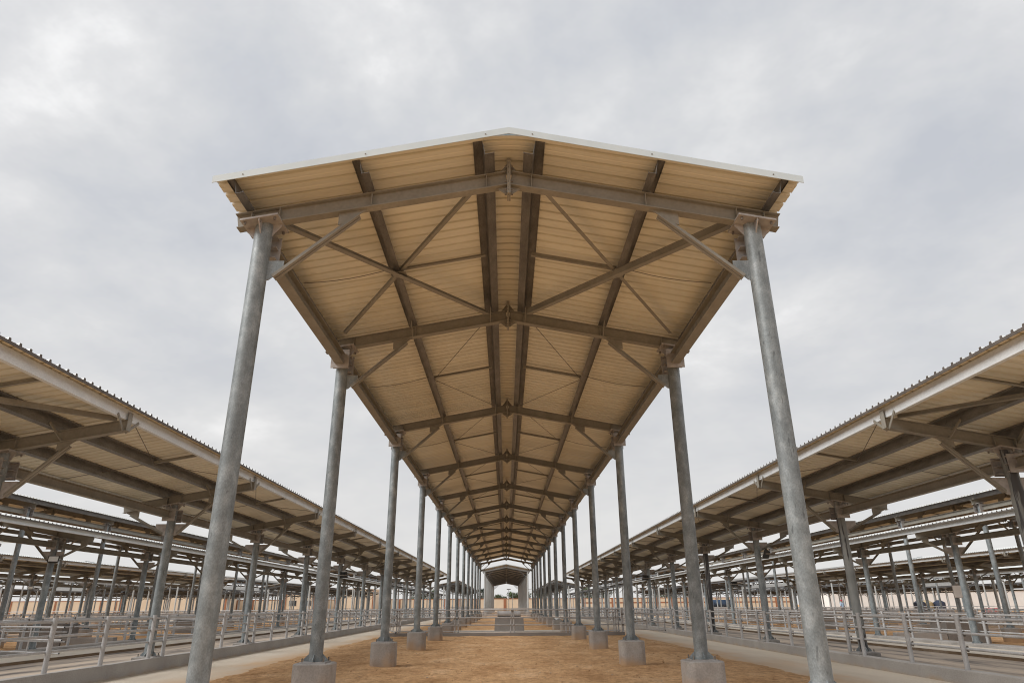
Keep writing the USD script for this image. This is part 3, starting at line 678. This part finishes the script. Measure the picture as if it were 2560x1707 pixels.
for i in (1, 2):                                           # outer halves of the alleys: the roof facing back, then the next one facing on
    for s in (-1, 1):
        side = SIDE[s]
        for off, hh, word in ((-8.22, -1, 'white roof top showing'), (8.22, 1, 'dark underside showing')):
            if i == 2 and off > 0: continue
            kind = hh * s
            loc = (s * (MOD * i + off), Y0, -DROP * i)
            lab = f'low shelter just {"inside" if off < 0 else "outside"} the {"first" if i == 1 else "second"} tall {side} shelter, {word}'
            src = p_r if kind > 0 else p_l
            if src is None:
                src = mono_shelter(lab, loc, 1, GM, kind)
                if kind > 0: p_r = src
                else: p_l = src
            else: copy(src, lab, loc)
far_g = None; far_r = far_l = None
for i in range(0, 4):
    for s in ((1,) if i == 0 else (-1, 1)):
        lab = 'far gabled shelter with dark underside, framed by the columns of the central one' if i == 0 else f'far gabled shelter, {NTH[i]} one {SIDE[s]} of the far middle one'
        loc = (s * MOD * i, FAR0, -DROP * min(i, 2))
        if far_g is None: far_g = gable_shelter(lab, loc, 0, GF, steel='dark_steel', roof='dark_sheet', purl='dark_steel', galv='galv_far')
        else: copy(far_g, lab, loc)
for i in range(0, 4):
    for s in (-1, 1):
        for off, hh in ((-8.22, -1), (8.22, 1)):
            if i == 0 and off < 0: continue
            kind = hh * s
            loc = (s * (MOD * i + off), FAR0, -DROP * min(i, 2))
            lab = (f'far low dark shelter just {SIDE[s]} of the far central one' if i == 0 else
                   f'far low dark shelter {"inside" if off < 0 else "outside"} the {NTH[i]} far gabled one on the {SIDE[s]}')
            src = far_r if kind > 0 else far_l
            if src is None:
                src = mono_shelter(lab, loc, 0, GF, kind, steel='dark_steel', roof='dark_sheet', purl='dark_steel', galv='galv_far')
                if kind > 0: far_r = src
                else: far_l = src
            else: copy(src, lab, loc)

# ------------------------------------------------------------------ pipe fences
FG = 'galvanized pipe fences along the kerb walls'
def pipe_fence(label, loc, rz, posts, zs, h, group, y0=0.0, y1=None, detail=True, pr=.043, rr=.0235, back=.055):
    """Fence along local +y standing at local z=0: posts, three pipe rails clamped to the posts' back."""
    t = thing('pipe_fence', label, 'fence', loc, rz, group)
    for y in posts:
        p = part(t, 'post', M().tube((0, y, -.02), (0, y, h), pr, 12 if detail else 8), 'galv_rail', smooth=40)
        if detail:
            for z in zs:
                c = M(); c.tube((-.045, y - .004, z + .03), (back + .04, y - .004, z + .03), .006, 5); c.tube((-.045, y - .004, z - .03), (back + .04, y - .004, z - .03), .006, 5)
                c.box((back + .018, y - .02, z - .05), (back + .034, y + .02, z + .05))
                part(p, 'clamp', c, 'bolt')
    for z in zs:
        part(t, 'rail', M().tube((back, y0, z), (back, y1, z), rr, 10 if detail else 6), 'galv_rail', smooth=40)
    return t
offs = (-.35, .32, 2.05, 3.78)
posts = sorted(y + o for y in YW[1:] for o in offs if 9.5 < y + o < 77.6)
posts = [12.9 - 3.8] + posts
RZ = (.335, .585, .83)
fence_r = pipe_fence('three-rail pipe fence on the near kerb wall right of the central shelter', (8.05, 0, .252), 0, posts, RZ, .895, FG, 3.0, 77.8)
fence_l = pipe_fence('three-rail pipe fence on the near kerb wall left of the central shelter', (-8.05, 0, .29), 0, posts, RZ, .895, FG, 3.0, 77.8, back=-.055)
fence_far = None
for s in (-1, 1):
    for i, x, z, txt in ((0, 14.9, .165, 'far kerb wall of the alley beside the central shelter'), (1, 31.05, .13, 'near kerb wall beyond the second tall shelter'), (1, 37.9, -.015, 'far kerb wall beyond the second tall shelter')):
        copy(fence_r, f'pipe fence on the {txt}, {SIDE[s]} side', (s * x, 0 if x < 20 else -.9, z))
    for i, x, z in ((0, 8.05, .31), (1, 14.95, .165), (2, 31.05, .13), (3, 37.95, -.015)):
        lab = f'distant pipe fence on the {NTH[i + 1]} far-row kerb {SIDE[s]} of the middle'
        if fence_far is None: fence_far = pipe_fence(lab, (s * x, 93.0, z), 0, list(np.arange(.5, 73, 2.4)), RZ, .895, FG, 0, 73.0, detail=False)
        else: copy(fence_far, lab, (s * x, 93.0, z))
# cross fence closing the central yard: panels with paired end posts (some leaning together)
CG = 'pipe fences crossing the yards'
def cross_fence(label, x0, x1, y, zbase, posts_x, group=CG, lean=()):
    t = thing('pipe_fence', label, 'fence', (0, y, zbase), 0, group)
    for px in posts_x:
        dx = dict(lean).get(px, 0.0)
        p = part(t, 'post', M().tube((px, 0, -.02), (px + dx, 0, .935), .032, 12), 'galv_rail', smooth=40)
        for z in (.32, .635, .93) if y < 40 else (): part(p, 'clamp', M().box((px + dx * z - .02, -.055, z - .035), (px + dx * z + .02, -.03, z + .035)), 'bolt')
    for z in (.055, .32, .635, .955):
        part(t, 'rail', M().tube((x0, -.035, z), (x1, -.035, z), .024 if z > .1 else .018, 10), 'galv_rail', smooth=40)
    return t
cross_fence('three-rail pipe fence across the central sand yard in front of the drum', -5.25, 5.2, 33.34, .20, (-5.02, -4.92, -2.37, -2.22, .16, .34, 2.70, 2.86, 4.62, 4.98, 5.1), lean=((.16, .06), (.34, -.06)))
def gate(label, hinge, end, z0, group='pipe gates standing open', n=3, drop=.32, r=.026, bars=(.03, .5, .97), h=.95):
    hx, ex = np.array(hinge, float), np.array(end, float); d = ex - hx; t = thing('pipe_gate', label, 'gate', (hx[0], hx[1], z0), 0, group)
    for i in range(n):
        z = h - drop * i
        part(t, 'rail', M().tube((0, 0, z), (d[0], d[1], z), r, 12, caps=False), 'galv_rail', smooth=40)
        c = M(); u = d / np.linalg.norm(d); c.tube((d[0] - u[0] * .02, d[1] - u[1] * .02, z), (d[0] - u[0] * .019, d[1] - u[1] * .019, z), r * .85, 12)
        part(t, 'open_pipe_end', c, 'black')  # black disc inside the rail mouth, standing in for the shade of the hollow
    for b in bars:
        part(t, 'upright', M().tube((d[0] * b, d[1] * b, h - drop * (n - 1)), (d[0] * b, d[1] * b, h), r * .8, 10), 'galv_rail', smooth=40)
    return t
for s, x in ((-1, -5.42), (1, 5.30)):
    p = thing('gate_post', f'tall thick pipe gate post at the {SIDE[s]} end of the central cross fence', 'post', (x, 33.36, 0), 0, 'gate posts of the central yard')
    part(p, 'post', M().tube((0, 0, -.1), (0, 0, 1.22), .05, 16), 'galv_rail', smooth=40); part(p, 'cap', M().tube((0, 0, 1.22), (0, 0, 1.235), .054, 16), 'galv_rail')
    for z in (.5, .95): part(p, 'hinge', M().box((-.06, -.07, z - .03), (.06, -.04, z + .03)), 'bolt')
gate('open pipe gate with black open rail ends, left of the central cross fence', (-5.30, 33.2), (-4.56, 30.0), .02, bars=(.03, .55))
gate('open pipe gate swung towards the camera, right of the central cross fence', (5.42, 33.2), (6.6, 30.4), .06, h=.93, bars=(.03, .55, .85, .985))
cross_fence('short low pipe fence behind the left gate, before the left alley', -5.9, -2.9, 39.2, .05, (-5.7, -4.9, -3.6, -3.05))
cross_fence('short low pipe fence behind the right gate, before the right alley', 2.9, 5.9, 38.8, .05, (3.05, 3.9, 4.8, 5.7))
k = 0
for y, word in ((33.34, 'first'), (39.4, 'second'), (45.5, 'third'), (51.5, 'fourth'), (57.5, 'fifth'), (63.6, 'sixth'), (69.6, 'seventh'), (76.0, 'eighth')):
    for s in (-1, 1):
        for i in (1, 2):
            if i == 2 and y < 40: continue
            c = MOD * i * s; cross_fence(f'{word} pipe fence across the sand of the {"first" if i == 1 else "second"} tall {SIDE[s]} shelter', c - 7.0, c + 7.0, y + .6 * i, -.12 * i, tuple(c + q for q in np.arange(-6.6, 6.7, 2.2)))
for y, word in ((57.5, 'second'), (77.0, 'third')):
    cross_fence(f'{word} pipe fence across the central yard, beyond the drum', -5.2, 5.2, y, .1, tuple(np.arange(-4.8, 4.9, 2.4)))
for y, word in ((79.6, 'near'), (91.4, 'far')):
    for s in (-1, 1):
        cross_fence(f'long pipe fence along the {word} edge of the cross road, {SIDE[s]} half', min(s * .6, s * 62), max(s * .6, s * 62), y, .0, tuple(s * q for q in np.arange(1.0, 62, 2.45)))
for y, word in ((97.6, 'first'), (109.7, 'second'), (121.8, 'third'), (139.9, 'fourth')):
    for i in (-2, -1, 1, 2):
        c = MOD * i; cross_fence(f'{word} distant pipe fence across the {NTH[abs(i)]} far-row yard {SIDE[1 if i > 0 else -1]} of the middle', c - 7.0, c + 7.0, y, -.15 * abs(i), tuple(c + q for q in np.arange(-6.6, 6.7, 2.2)))
# pipe gates across the side alleys, leaving rows of loose rail ends
AG = 'pipe gates across the side alleys'
for s in (-1, 1):
    for j, (y, xa, xb) in enumerate(((14.9, 9.0, 10.9), (19.9, 11.9, 14.3), (24.2, 10.2, 13.0), (34.5, 11.5, 14.3), (46.0, 9.0, 14.2), (58.5, 8.6, 14.2), (70.0, 8.6, 14.2))):
        if s > 0 and j in (0, 1): continue
        gate(f'pipe gate across the {SIDE[s]} alley, {NTH[j + 1]} one from the camera', (s * xb, y + .9), (s * xa, y), .12, AG, n=3, drop=.24, r=.017, bars=(.05, .5), h=.86)

# ------------------------------------------------------------------ troughs and other yard furniture
def trough(label, x, y, z, group, w=1.5, drum=True):
    t = thing('drinking_trough', label, 'trough', (x, y, z), 0, group)
    b = M(); b.hexa([(-w / 2 - .05, -.45, -.1), (w / 2 + .05, -.45, -.1), (w / 2 + .05, .45, -.1), (-w / 2 - .05, .45, -.1), (-w / 2, -.40, .70), (w / 2, -.40, .70), (w / 2, .40, .70), (-w / 2, .40, .70)])
    part(t, 'concrete_block', b, 'block')
    if drum:
        part(t, 'drum', M().tube((-.6, -.18, .86), (.6, -.18, .86), .155, 24), 'galv_rail', smooth=40)
        part(t, 'rim', merge([M().tube((q - .012, -.18, .86), (q + .012, -.18, .86), .163, 24) for q in (-.6, .6)]), 'plate', smooth=40)
    return t
TG = 'concrete troughs with drums in the yards'
trough('concrete trough with a grey steel drum on top behind the central cross fence', .13, 39.0, .06, TG)
top('trough_slab', M().chamfer_block((.1, 39.3), 6.2, 2.6, -.3, .075, .02), 'strip', kind='structure')
for s in (-1, 1):
    trough(f'concrete trough in the sand under the first tall {SIDE[s]} shelter', s * 20.0, 46.0, -.1, TG)
    b = thing('feed_bunk', f'grey concrete feed bunk in the {SIDE[s]} yard before the first tall {SIDE[s]} shelter', 'feed bunk', (s * 18.2, 28.8, -.12), 0, 'concrete feed bunks')
    part(b, 'front_wall', M().box((-.82, -.08, -.2), (.82, .06, .88)), 'block'); part(b, 'back_wall', M().box((-.82, .9, -.2), (.82, 1.04, .88)), 'block')
    for q in (-.75, .75): part(b, 'end_wall', M().box((q - .065, .06, -.2), (q + .065, .9, .80)), 'block')
    part(b, 'floor', M().box((-.68, .06, .2), (.68, .9, .3)), 'block')
    w = thing('cross_kerb', f'low concrete cross kerb in the {SIDE[s]} yard beside the feed bunk', 'low wall', (s * 16.35, 28.9, -.15), 0, WALLG)
    part(w, 'kerb', M().chamfer_block((0, 0), 2.0, .3, -.2, .42, .02), 'kerb')

def floodlight(label, loc, rz, tilt=25, k=.78):
    t = thing('floodlight', label, 'floodlight', loc, rz, 'floodlights on shelter columns')
    c, s = math.cos(math.radians(tilt)), math.sin(math.radians(tilt))
    def rot(m):
        v, f = m.get(); v = v.copy(); y, z = v[:, 1].copy(), v[:, 2].copy(); v[:, 1] = y * c + z * s; v[:, 2] = -y * s + z * c; return v * k, f
    part(t, 'housing', rot(M().hexa([(-.13, .09, -.09), (.13, .09, -.09), (.13, .09, .09), (-.13, .09, .09), (-.2, -.07, -.15), (.2, -.07, -.15), (.2, -.07, .15), (-.2, -.07, .15)])), 'black')
    part(t, 'lens', rot(M().box((-.165, -.082, -.115), (.165, -.072, .115))), 'lens')
    part(t, 'bracket', merge([M().box((-.215, -.012, -.02), (-.203, .28, .02)), M().box((.203, -.012, -.02), (.215, .28, .02)), M().box((-.215, .27, -.02), (.215, .285, .02))]), 'bolt')
    return t
floodlight('floodlight with pale lens facing the camera, under the white left roof', (-14.55, YW[3] - .28, 2.78), 25, 30)
floodlight('black floodlight under the nearest low right shelter, lens turned away', (8.48, YW[3] - .05, 2.86), 250, 20, 1.15)
floodlight('black floodlight on a column of the second low right shelter', (14.6, YW[5] - .28, 2.7), -20, 25)
floodlight('small floodlight high on a column of the third low left shelter', (-31.0, YW[7] - .28, 2.55), 20, 25)
floodlight('small floodlight on a column of the third low right shelter', (31.0, YW[6] - .28, 2.55), -20, 25)

# litter by the right-hand step
pp = M(); pp.plate([(11.45, 17.2, .062), (11.75, 17.25, .075), (11.8, 17.42, .066), (11.5, 17.4, .064)], (0, 0, 1), .003)
top('paper_scrap', pp, 'paper', 'crumpled white paper scrap lying on the right alley floor by the step', 'litter')

bg = M(); r = np.random.default_rng(9)
import trimesh
ic = trimesh.creation.icosphere(subdivisions=2, radius=.13); bg.add(ic.vertices * (1 + .22 * r.normal(size=(len(ic.vertices), 1)).clip(-1, 1)) * [1.25, .9, .55] + [2.86, YW[6]-.1, .64], ic.faces)
top('plastic_bag', bg, 'paper', 'crumpled white plastic bag lying on a concrete pier of the central right row', 'bag', smooth=True)
sg = thing('sign_board', 'small blank white sign board fixed to a column far right', 'sign', (25.9, YW[6] - .16, 1.95), 0)
part(sg, 'panel', M().box((-.24, -.012, -.32), (.24, .0, .32)), 'paper'); part(sg, 'frame', merge([M().box((-.26, 0.001, -.34), (.26, .018, .34))]), 'plate')
for i, (x, k, z, rz, txt) in enumerate(((-8.0, 5, 2.75, 160, 'black floodlight on a column deep inside the nearest left shelter'), (8.0, 6, 2.75, 200, 'black floodlight on a column deep inside the nearest right shelter'),
        (15.0, 7, 2.55, 150, 'black floodlight far along the white-topped low right shelter'), (-15.0, 8, 2.55, 200, 'black floodlight far along the white-topped low left shelter'),
        (-31.4, 9, 2.45, 150, 'black floodlight far along the third low left shelter'), (31.4, 9, 2.45, 200, 'black floodlight far along the third low right shelter'), (-14.6, 5, 2.6, 10, 'second floodlight with pale lens along the white-topped low left shelter'))):
    floodlight(txt, (x, YW[k] - .26, z), rz, 22, 1.0)

# loose stones and clods on the sand (nobody could count them)
def scatter(name, material, n, xr, yr, sr, seed, flat=.6):
    r = np.random.default_rng(seed)
    inst = UsdGeom.PointInstancer.Define(stage, '/World/' + name)
    ids = []
    for k in range(4):
        import trimesh
        m = trimesh.creation.icosphere(subdivisions=1, radius=1.0); v = m.vertices * (1 + .28 * r.normal(size=(len(m.vertices), 1))) * [1, r.uniform(.6, 1), flat]
        usdkit.mesh(stage, f'/World/{name}/lump_{k:03d}', (v, m.faces), G[material]); ids.append(f'/World/{name}/lump_{k:03d}')
    inst.CreatePrototypesRel().SetTargets([Sdf.Path(p) for p in ids])
    x, y = r.uniform(*xr, n), yr[0] + (yr[1] - yr[0]) * r.uniform(0, 1, n) ** 1.4
    sz = sr[0] * (sr[1] / sr[0]) ** (r.uniform(0, 1, n) ** 2.2)
    z = sand_z(0, 0, True)(x, y) + sz * .15
    inst.CreatePositionsAttr(Vt.Vec3fArray.FromNumpy(np.c_[x, y, z].astype(np.float32)))
    inst.CreateScalesAttr(Vt.Vec3fArray.FromNumpy(np.repeat(sz[:, None], 3, 1).astype(np.float32)))
    a = r.uniform(0, 2 * math.pi, n)
    inst.CreateOrientationsAttr(Vt.QuathArray([Gf.Quath(float(math.cos(q / 2)), 0, 0, float(math.sin(q / 2))) for q in a]))
    inst.CreateProtoIndicesAttr(Vt.IntArray.FromNumpy(r.integers(0, 4, n).astype(np.int32)))
    tag(inst.GetPrim(), 'small clods and stones scattered over the orange sand' if 'clod' in name else 'pale pebbles strewn over the orange sand', 'stones', kind='stuff')
scatter('sand_clods', 'clod', 1100, (-5.4, 5.4), (6.5, 33.0), (.006, .026), 5)
scatter('pebbles', 'stone', 600, (-6.0, 6.0), (6.5, 33.0), (.005, .022), 6)

# ------------------------------------------------------------------ far background
WALL_Y = 205.0
def wall_run(x0, x1, label, band=False, h=3.05, y=WALL_Y):
    t = thing('boundary_wall', label, 'wall', (0, y, 0), 0, 'cream boundary wall with brown pilasters')
    part(t, 'wall_panel', M().box((x0, 0, -.8), (x1, .25, h)), 'cream_wall')
    part(t, 'coping', M().box((x0, -.06, h), (x1, .31, h + .17)), 'brown_wall')
    if band: part(t, 'brown_band', M().box((x0, -.03, 1.75), (x1, -.002, 2.1)), 'brown_wall')
    x = x0 + .3
    i = 0
    while x < x1 - .3:
        part(t, 'pilaster', M().box((x, -.12, -.8), (x + (.45 if i % 2 else .75), -.002, h - .003)), 'brown_wall'); x += 4.25; i += 1
    return t
wall_run(-200, -60.2, 'left run of the cream boundary wall with brown pilasters')
wall_run(-52, 21.0, 'middle run of the cream boundary wall, seen through the far shelter')
wall_run(21.2, 82.0, 'right run of the cream boundary wall with a brown middle band', band=True)
def block_building(label, x0, x1, y, h, wins, d=8):
    t = thing('gate_house', label, 'building', ((x0 + x1) / 2, y, -.6), 0, 'cream buildings by the boundary wall'); w = (x1 - x0) / 2
    part(t, 'wall', M().box((-w, 0, 0), (w, d, h)), 'cream_wall'); part(t, 'parapet', M().box((-w - .1, -.1, h), (w + .1, d + .1, h + .35)), 'brown_wall' if wins else 'cream_wall')
    for q in (-1, 1): part(t, 'corner_pilaster', M().box((q * w - .35, -.15, 0), (q * w + .35, -.002, h - .003)), 'brown_wall')
    for a, b, z0, z1 in wins:
        f = part(t, 'window_frame', M().box((a - .08, -.05, z0 - .08), (b + .08, -.002, z1 + .08)), 'dark_steel'); part(f, 'pane', M().box((a, -.065, z0), (b, -.052, z1)), 'window')
    return t
block_building('cream gate house with two dark windows at the left boundary wall', -60, -52.2, 196, 5.2, ((-2.6, -.8, 2.2, 3.4), (1.6, 3.2, 2.2, 3.4)))
block_building('taller plain cream building behind the left boundary wall', -46, -36, 196, 6.0, ())
block_building('low cream building beyond the left end of the wall', -104, -76, 196, 5.6, ())
wh = thing('white_hall', 'long white clad hall beyond the right shelters', 'building', (140, 200, -.8), 0)
part(wh, 'wall', M().box((-50, 0, 0), (75, 20, 5.6)), 'white_wall'); part(wh, 'gutter', M().box((-50.1, -.2, 5.25), (75.1, -.002, 5.4)), 'dark_steel'); part(wh, 'roof', M().hexa([(-50.2, -.3, 5.6), (75.2, -.3, 5.6), (75.2, 20, 5.6), (-50.2, 20, 5.6), (-50.2, 9, 7.0), (75.2, 9, 7.0), (75.2, 11, 7.0), (-50.2, 11, 7.0)]), 'white_wall')
part(wh, 'base_band', M().box((-50.05, -.06, 0), (75.05, -.003, .5)), 'dark_steel')

tk = thing('blue_tank', 'blue horizontal water tank on legs before the right wall', 'tank', (45.2, 150, -.5), 0)
part(tk, 'vessel', M().tube((-2.2, 0, 1.9), (2.2, 0, 1.9), .8, 20), 'blue', smooth=40)
for q in (-1.5, 0, 1.5): part(tk, 'leg', M().box((q - .1, -.6, 0), (q + .1, .6, 1.2)), 'trim')
for i, (x, y, mt, w) in enumerate(((57.5, 100, 'navy', 'dark'), (58.8, 100.4, 'straw', 'straw-topped beige'), (60.4, 100.2, 'navy', 'large dark blue'))):
    b = thing('round_bale' if mt == 'straw' else 'plastic_drum', f'{w} round {"bale" if mt == "straw" else "tank"} among the far right fences', 'bale' if mt == 'straw' else 'tank', (x, y, -.3), 0)
    part(b, 'body', M().tube((0, 0, 0), (0, 0, 1.7), .75, 20).tube((0, 0, 1.7), (0, 0, 1.95), .75, 20, r2=.35), mt, smooth=40)
    part(b, 'lid', M().tube((0, 0, 1.95), (0, 0, 2.03), .3, 16), mt)
rc = thing('red_crate', 'red plastic crate on the ground far right', 'crate', (62.5, 92.9, 0), 0)
part(rc, 'shell', M().hexa([(-.55, -.4, 0), (.55, -.4, 0), (.55, .4, 0), (-.55, .4, 0), (-.65, -.5, .62), (.65, -.5, .62), (.65, .5, .62), (-.65, .5, .62)]), 'red'); part(rc, 'rim', M().box((-.68, -.53, .62), (.68, .53, .70)), 'red')

# a standing person far off on the right, seen between the columns
import manifold3d as mf
def hull_chain(joints, bones):
    def sph(j): return mf.Manifold.sphere(j[3], 16).translate(j[:3])
    out = mf.Manifold()
    for a, b in bones: out = out + mf.Manifold.batch_hull([sph(joints[a]), sph(joints[b])])
    return out
J = dict(pel=(0, 0, .93, .14), che=(0, 0, 1.28, .15), shl=(-.18, 0, 1.42, .065), shr=(.18, 0, 1.42, .065), nec=(0, 0, 1.50, .055), hed=(0, -.01, 1.62, .088), crn=(0, .01, 1.67, .092),
         ell=(-.27, -.02, 1.15, .045), wrl=(-.25, -.14, .93, .035), elr=(.27, -.02, 1.15, .045), wrr=(.25, -.14, .93, .035),
         hil=(-.09, 0, .90, .085), knl=(-.11, -.02, .50, .06), anl=(-.11, .03, .09, .045), tol=(-.12, -.14, .05, .04), hir=(.09, 0, .90, .085), knr=(.11, -.02, .50, .06), anr=(.11, .03, .09, .045), tor=(.12, -.14, .05, .04))
pe = thing('person', 'person in a pale blue shirt and red cap standing far off behind the right fences', 'person', (37.6, 80.6, -.02), 20)
part(pe, 'body', hull_chain(J, [('che', 'nec'), ('nec', 'hed'), ('hed', 'crn'), ('elr', 'wrr'), ('ell', 'wrl'), ('knl', 'anl'), ('anl', 'tol'), ('knr', 'anr'), ('anr', 'tor'), ('pel', 'che')]), 'skin', smooth=True)
Jb = {k: (*v[:3], v[3] + .012) for k, v in J.items()}
part(pe, 'shirt', hull_chain(Jb, [('pel', 'che'), ('che', 'shl'), ('che', 'shr'), ('shl', 'ell'), ('shr', 'elr'), ('shl', 'shr')]), 'shirt', smooth=True)
part(pe, 'trousers', hull_chain(Jb, [('pel', 'hil'), ('pel', 'hir'), ('hil', 'knl'), ('knl', 'anl'), ('hir', 'knr'), ('knr', 'anr')]), 'trousers', smooth=True)
part(pe, 'cap', M().ball((0, .005, 1.70), .105, 12, .75).box((-.07, -.2, 1.685), (.07, -.08, 1.70)), 'red', smooth=True)

# light masts beyond the wall
def mast(label, x, y, h, head):
    t = thing('light_mast', label, 'lamp post', (x, y, -.5), 0, 'thin light masts near the boundary wall')
    part(t, 'pole', M().tube((0, 0, 0), (0, 0, h), .11, 10, .07), 'galv', smooth=40)
    part(t, 'lamp_head', M().box((-.55, -.2, h), (.55, .2, h + .22)) if head else M().tube((0, 0, h), (.9, -.2, h + .12), .06, 8), 'dark_steel')
mast('light mast with a dark lamp head in the middle opening', .75, 199, 5.9, True)
mast('thinner light mast just right of the one with the dark head', 1.75, 201, 5.0, False)
mast('light mast against the right edge of the middle opening', 6.2, 200, 6.0, False)

# trees behind the wall
def tree(label, x, y, h, w, seed, lm='leaf', trunk=.4):
    r = np.random.default_rng(seed)
    t = thing('tree', label, 'tree', (x, y, -.6), 0, 'trees beyond the boundary wall')
    tr = M().tube((0, 0, 0), (0.1, 0, h * trunk), .18, 8, .12)
    for k in range(5):
        a = r.uniform(0, 6.28); tr.tube((.1, 0, h * trunk * .9), (w * .3 * math.cos(a), w * .3 * math.sin(a), h * r.uniform(.6, .85)), .09, 6, .03)
    part(t, 'trunk', tr, 'bark', smooth=40)
    nb = 14; C = np.c_[r.normal(0, w * .24, nb), r.normal(0, w * .24, nb), h * r.uniform(.42, .86, nb)]; R = w * r.uniform(.14, .27, nb)
    n = 2600; b = r.integers(0, nb, n); d = r.normal(size=(n, 3)); d /= np.linalg.norm(d, axis=1)[:, None]
    P = C[b] + d * (R[b] * r.uniform(.55, 1.05, n))[:, None] * [1, 1, .8]
    a1 = r.normal(size=(n, 3)); a2 = r.normal(size=(n, 3)); s = r.uniform(.10, .26, n)[:, None]
    a1 /= np.linalg.norm(a1, axis=1)[:, None]; a2 /= np.linalg.norm(a2, axis=1)[:, None]
    v = np.stack([P - a1 * s, P + a2 * s * .6, P + a1 * s, P - a2 * s * .6], 1).reshape(-1, 3); i = np.arange(n) * 4
    part(t, 'crown', (v, np.vstack([np.c_[i, i + 1, i + 2], np.c_[i, i + 2, i + 3]])), lm)
for j, (x, y, h, w, lm, lab) in enumerate((
        (-2.9, 236, 6.4, 6.0, 'leaf', 'round green tree left of the lamp mast, behind the middle wall'),
        (2.4, 238, 6.6, 5.0, 'leaf', 'green tree just right of the lamp mast, behind the middle wall'),
        (5.6, 240, 6.8, 6.5, 'leaf', 'wide green tree at the right of the middle opening'),
        (.0, 242, 5.3, 5.0, 'leaf', 'low bush between the two middle trees'),
        (-8.0, 250, 8.2, 4.6, 'leaf_blue', 'slim blue-green tree left of the far gabled shelter'),
        (11.6, 238, 6.4, 5.0, 'leaf', 'small tree right of the far gabled shelter'),
        (34.0, 250, 9.4, 6.0, 'leaf_blue', 'tall blue-green tree above the banded right wall'),
        (26.0, 245, 7.8, 7.0, 'leaf', 'green tree above the left end of the banded wall'),
        (55.0, 250, 8.0, 11.0, 'leaf', 'broad green tree above the right end of the banded wall'),
        (66.0, 255, 8.0, 9.0, 'leaf', 'last green tree before the white hall'),
        (-24.0, 245, 7.6, 7.0, 'leaf', 'green tree behind the wall left of the middle'),
        (-30.0, 246, 6.8, 6.0, 'leaf', 'smaller green tree near the plain cream building'),
        (-68.0, 250, 7.5, 8.0, 'leaf', 'green tree left of the gate house'),
        (-112.0, 255, 8.0, 9.0, 'leaf', 'green tree far left behind the wall'))):
    tree(lab, x, y, h, w, 40 + j, lm)

# a tower crane on the left horizon
cr = thing('tower_crane', 'thin tower crane on the left horizon above the low roofs', 'crane', (-505, 700, 0), 0)
part(cr, 'mast', M().box((-.9, -.9, 0), (.9, .9, 66)), 'dark_steel'); part(cr, 'jib', M().box((-8, -.7, 62), (34, .7, 63.2)), 'trim'); part(cr, 'counterweight', M().box((-9, -1.2, 58.5), (-5.5, 1.2, 64)), 'trim'); part(cr, 'cab', M().box((.9, -1, 58.5), (3.2, 1, 61.2)), 'dark_steel')
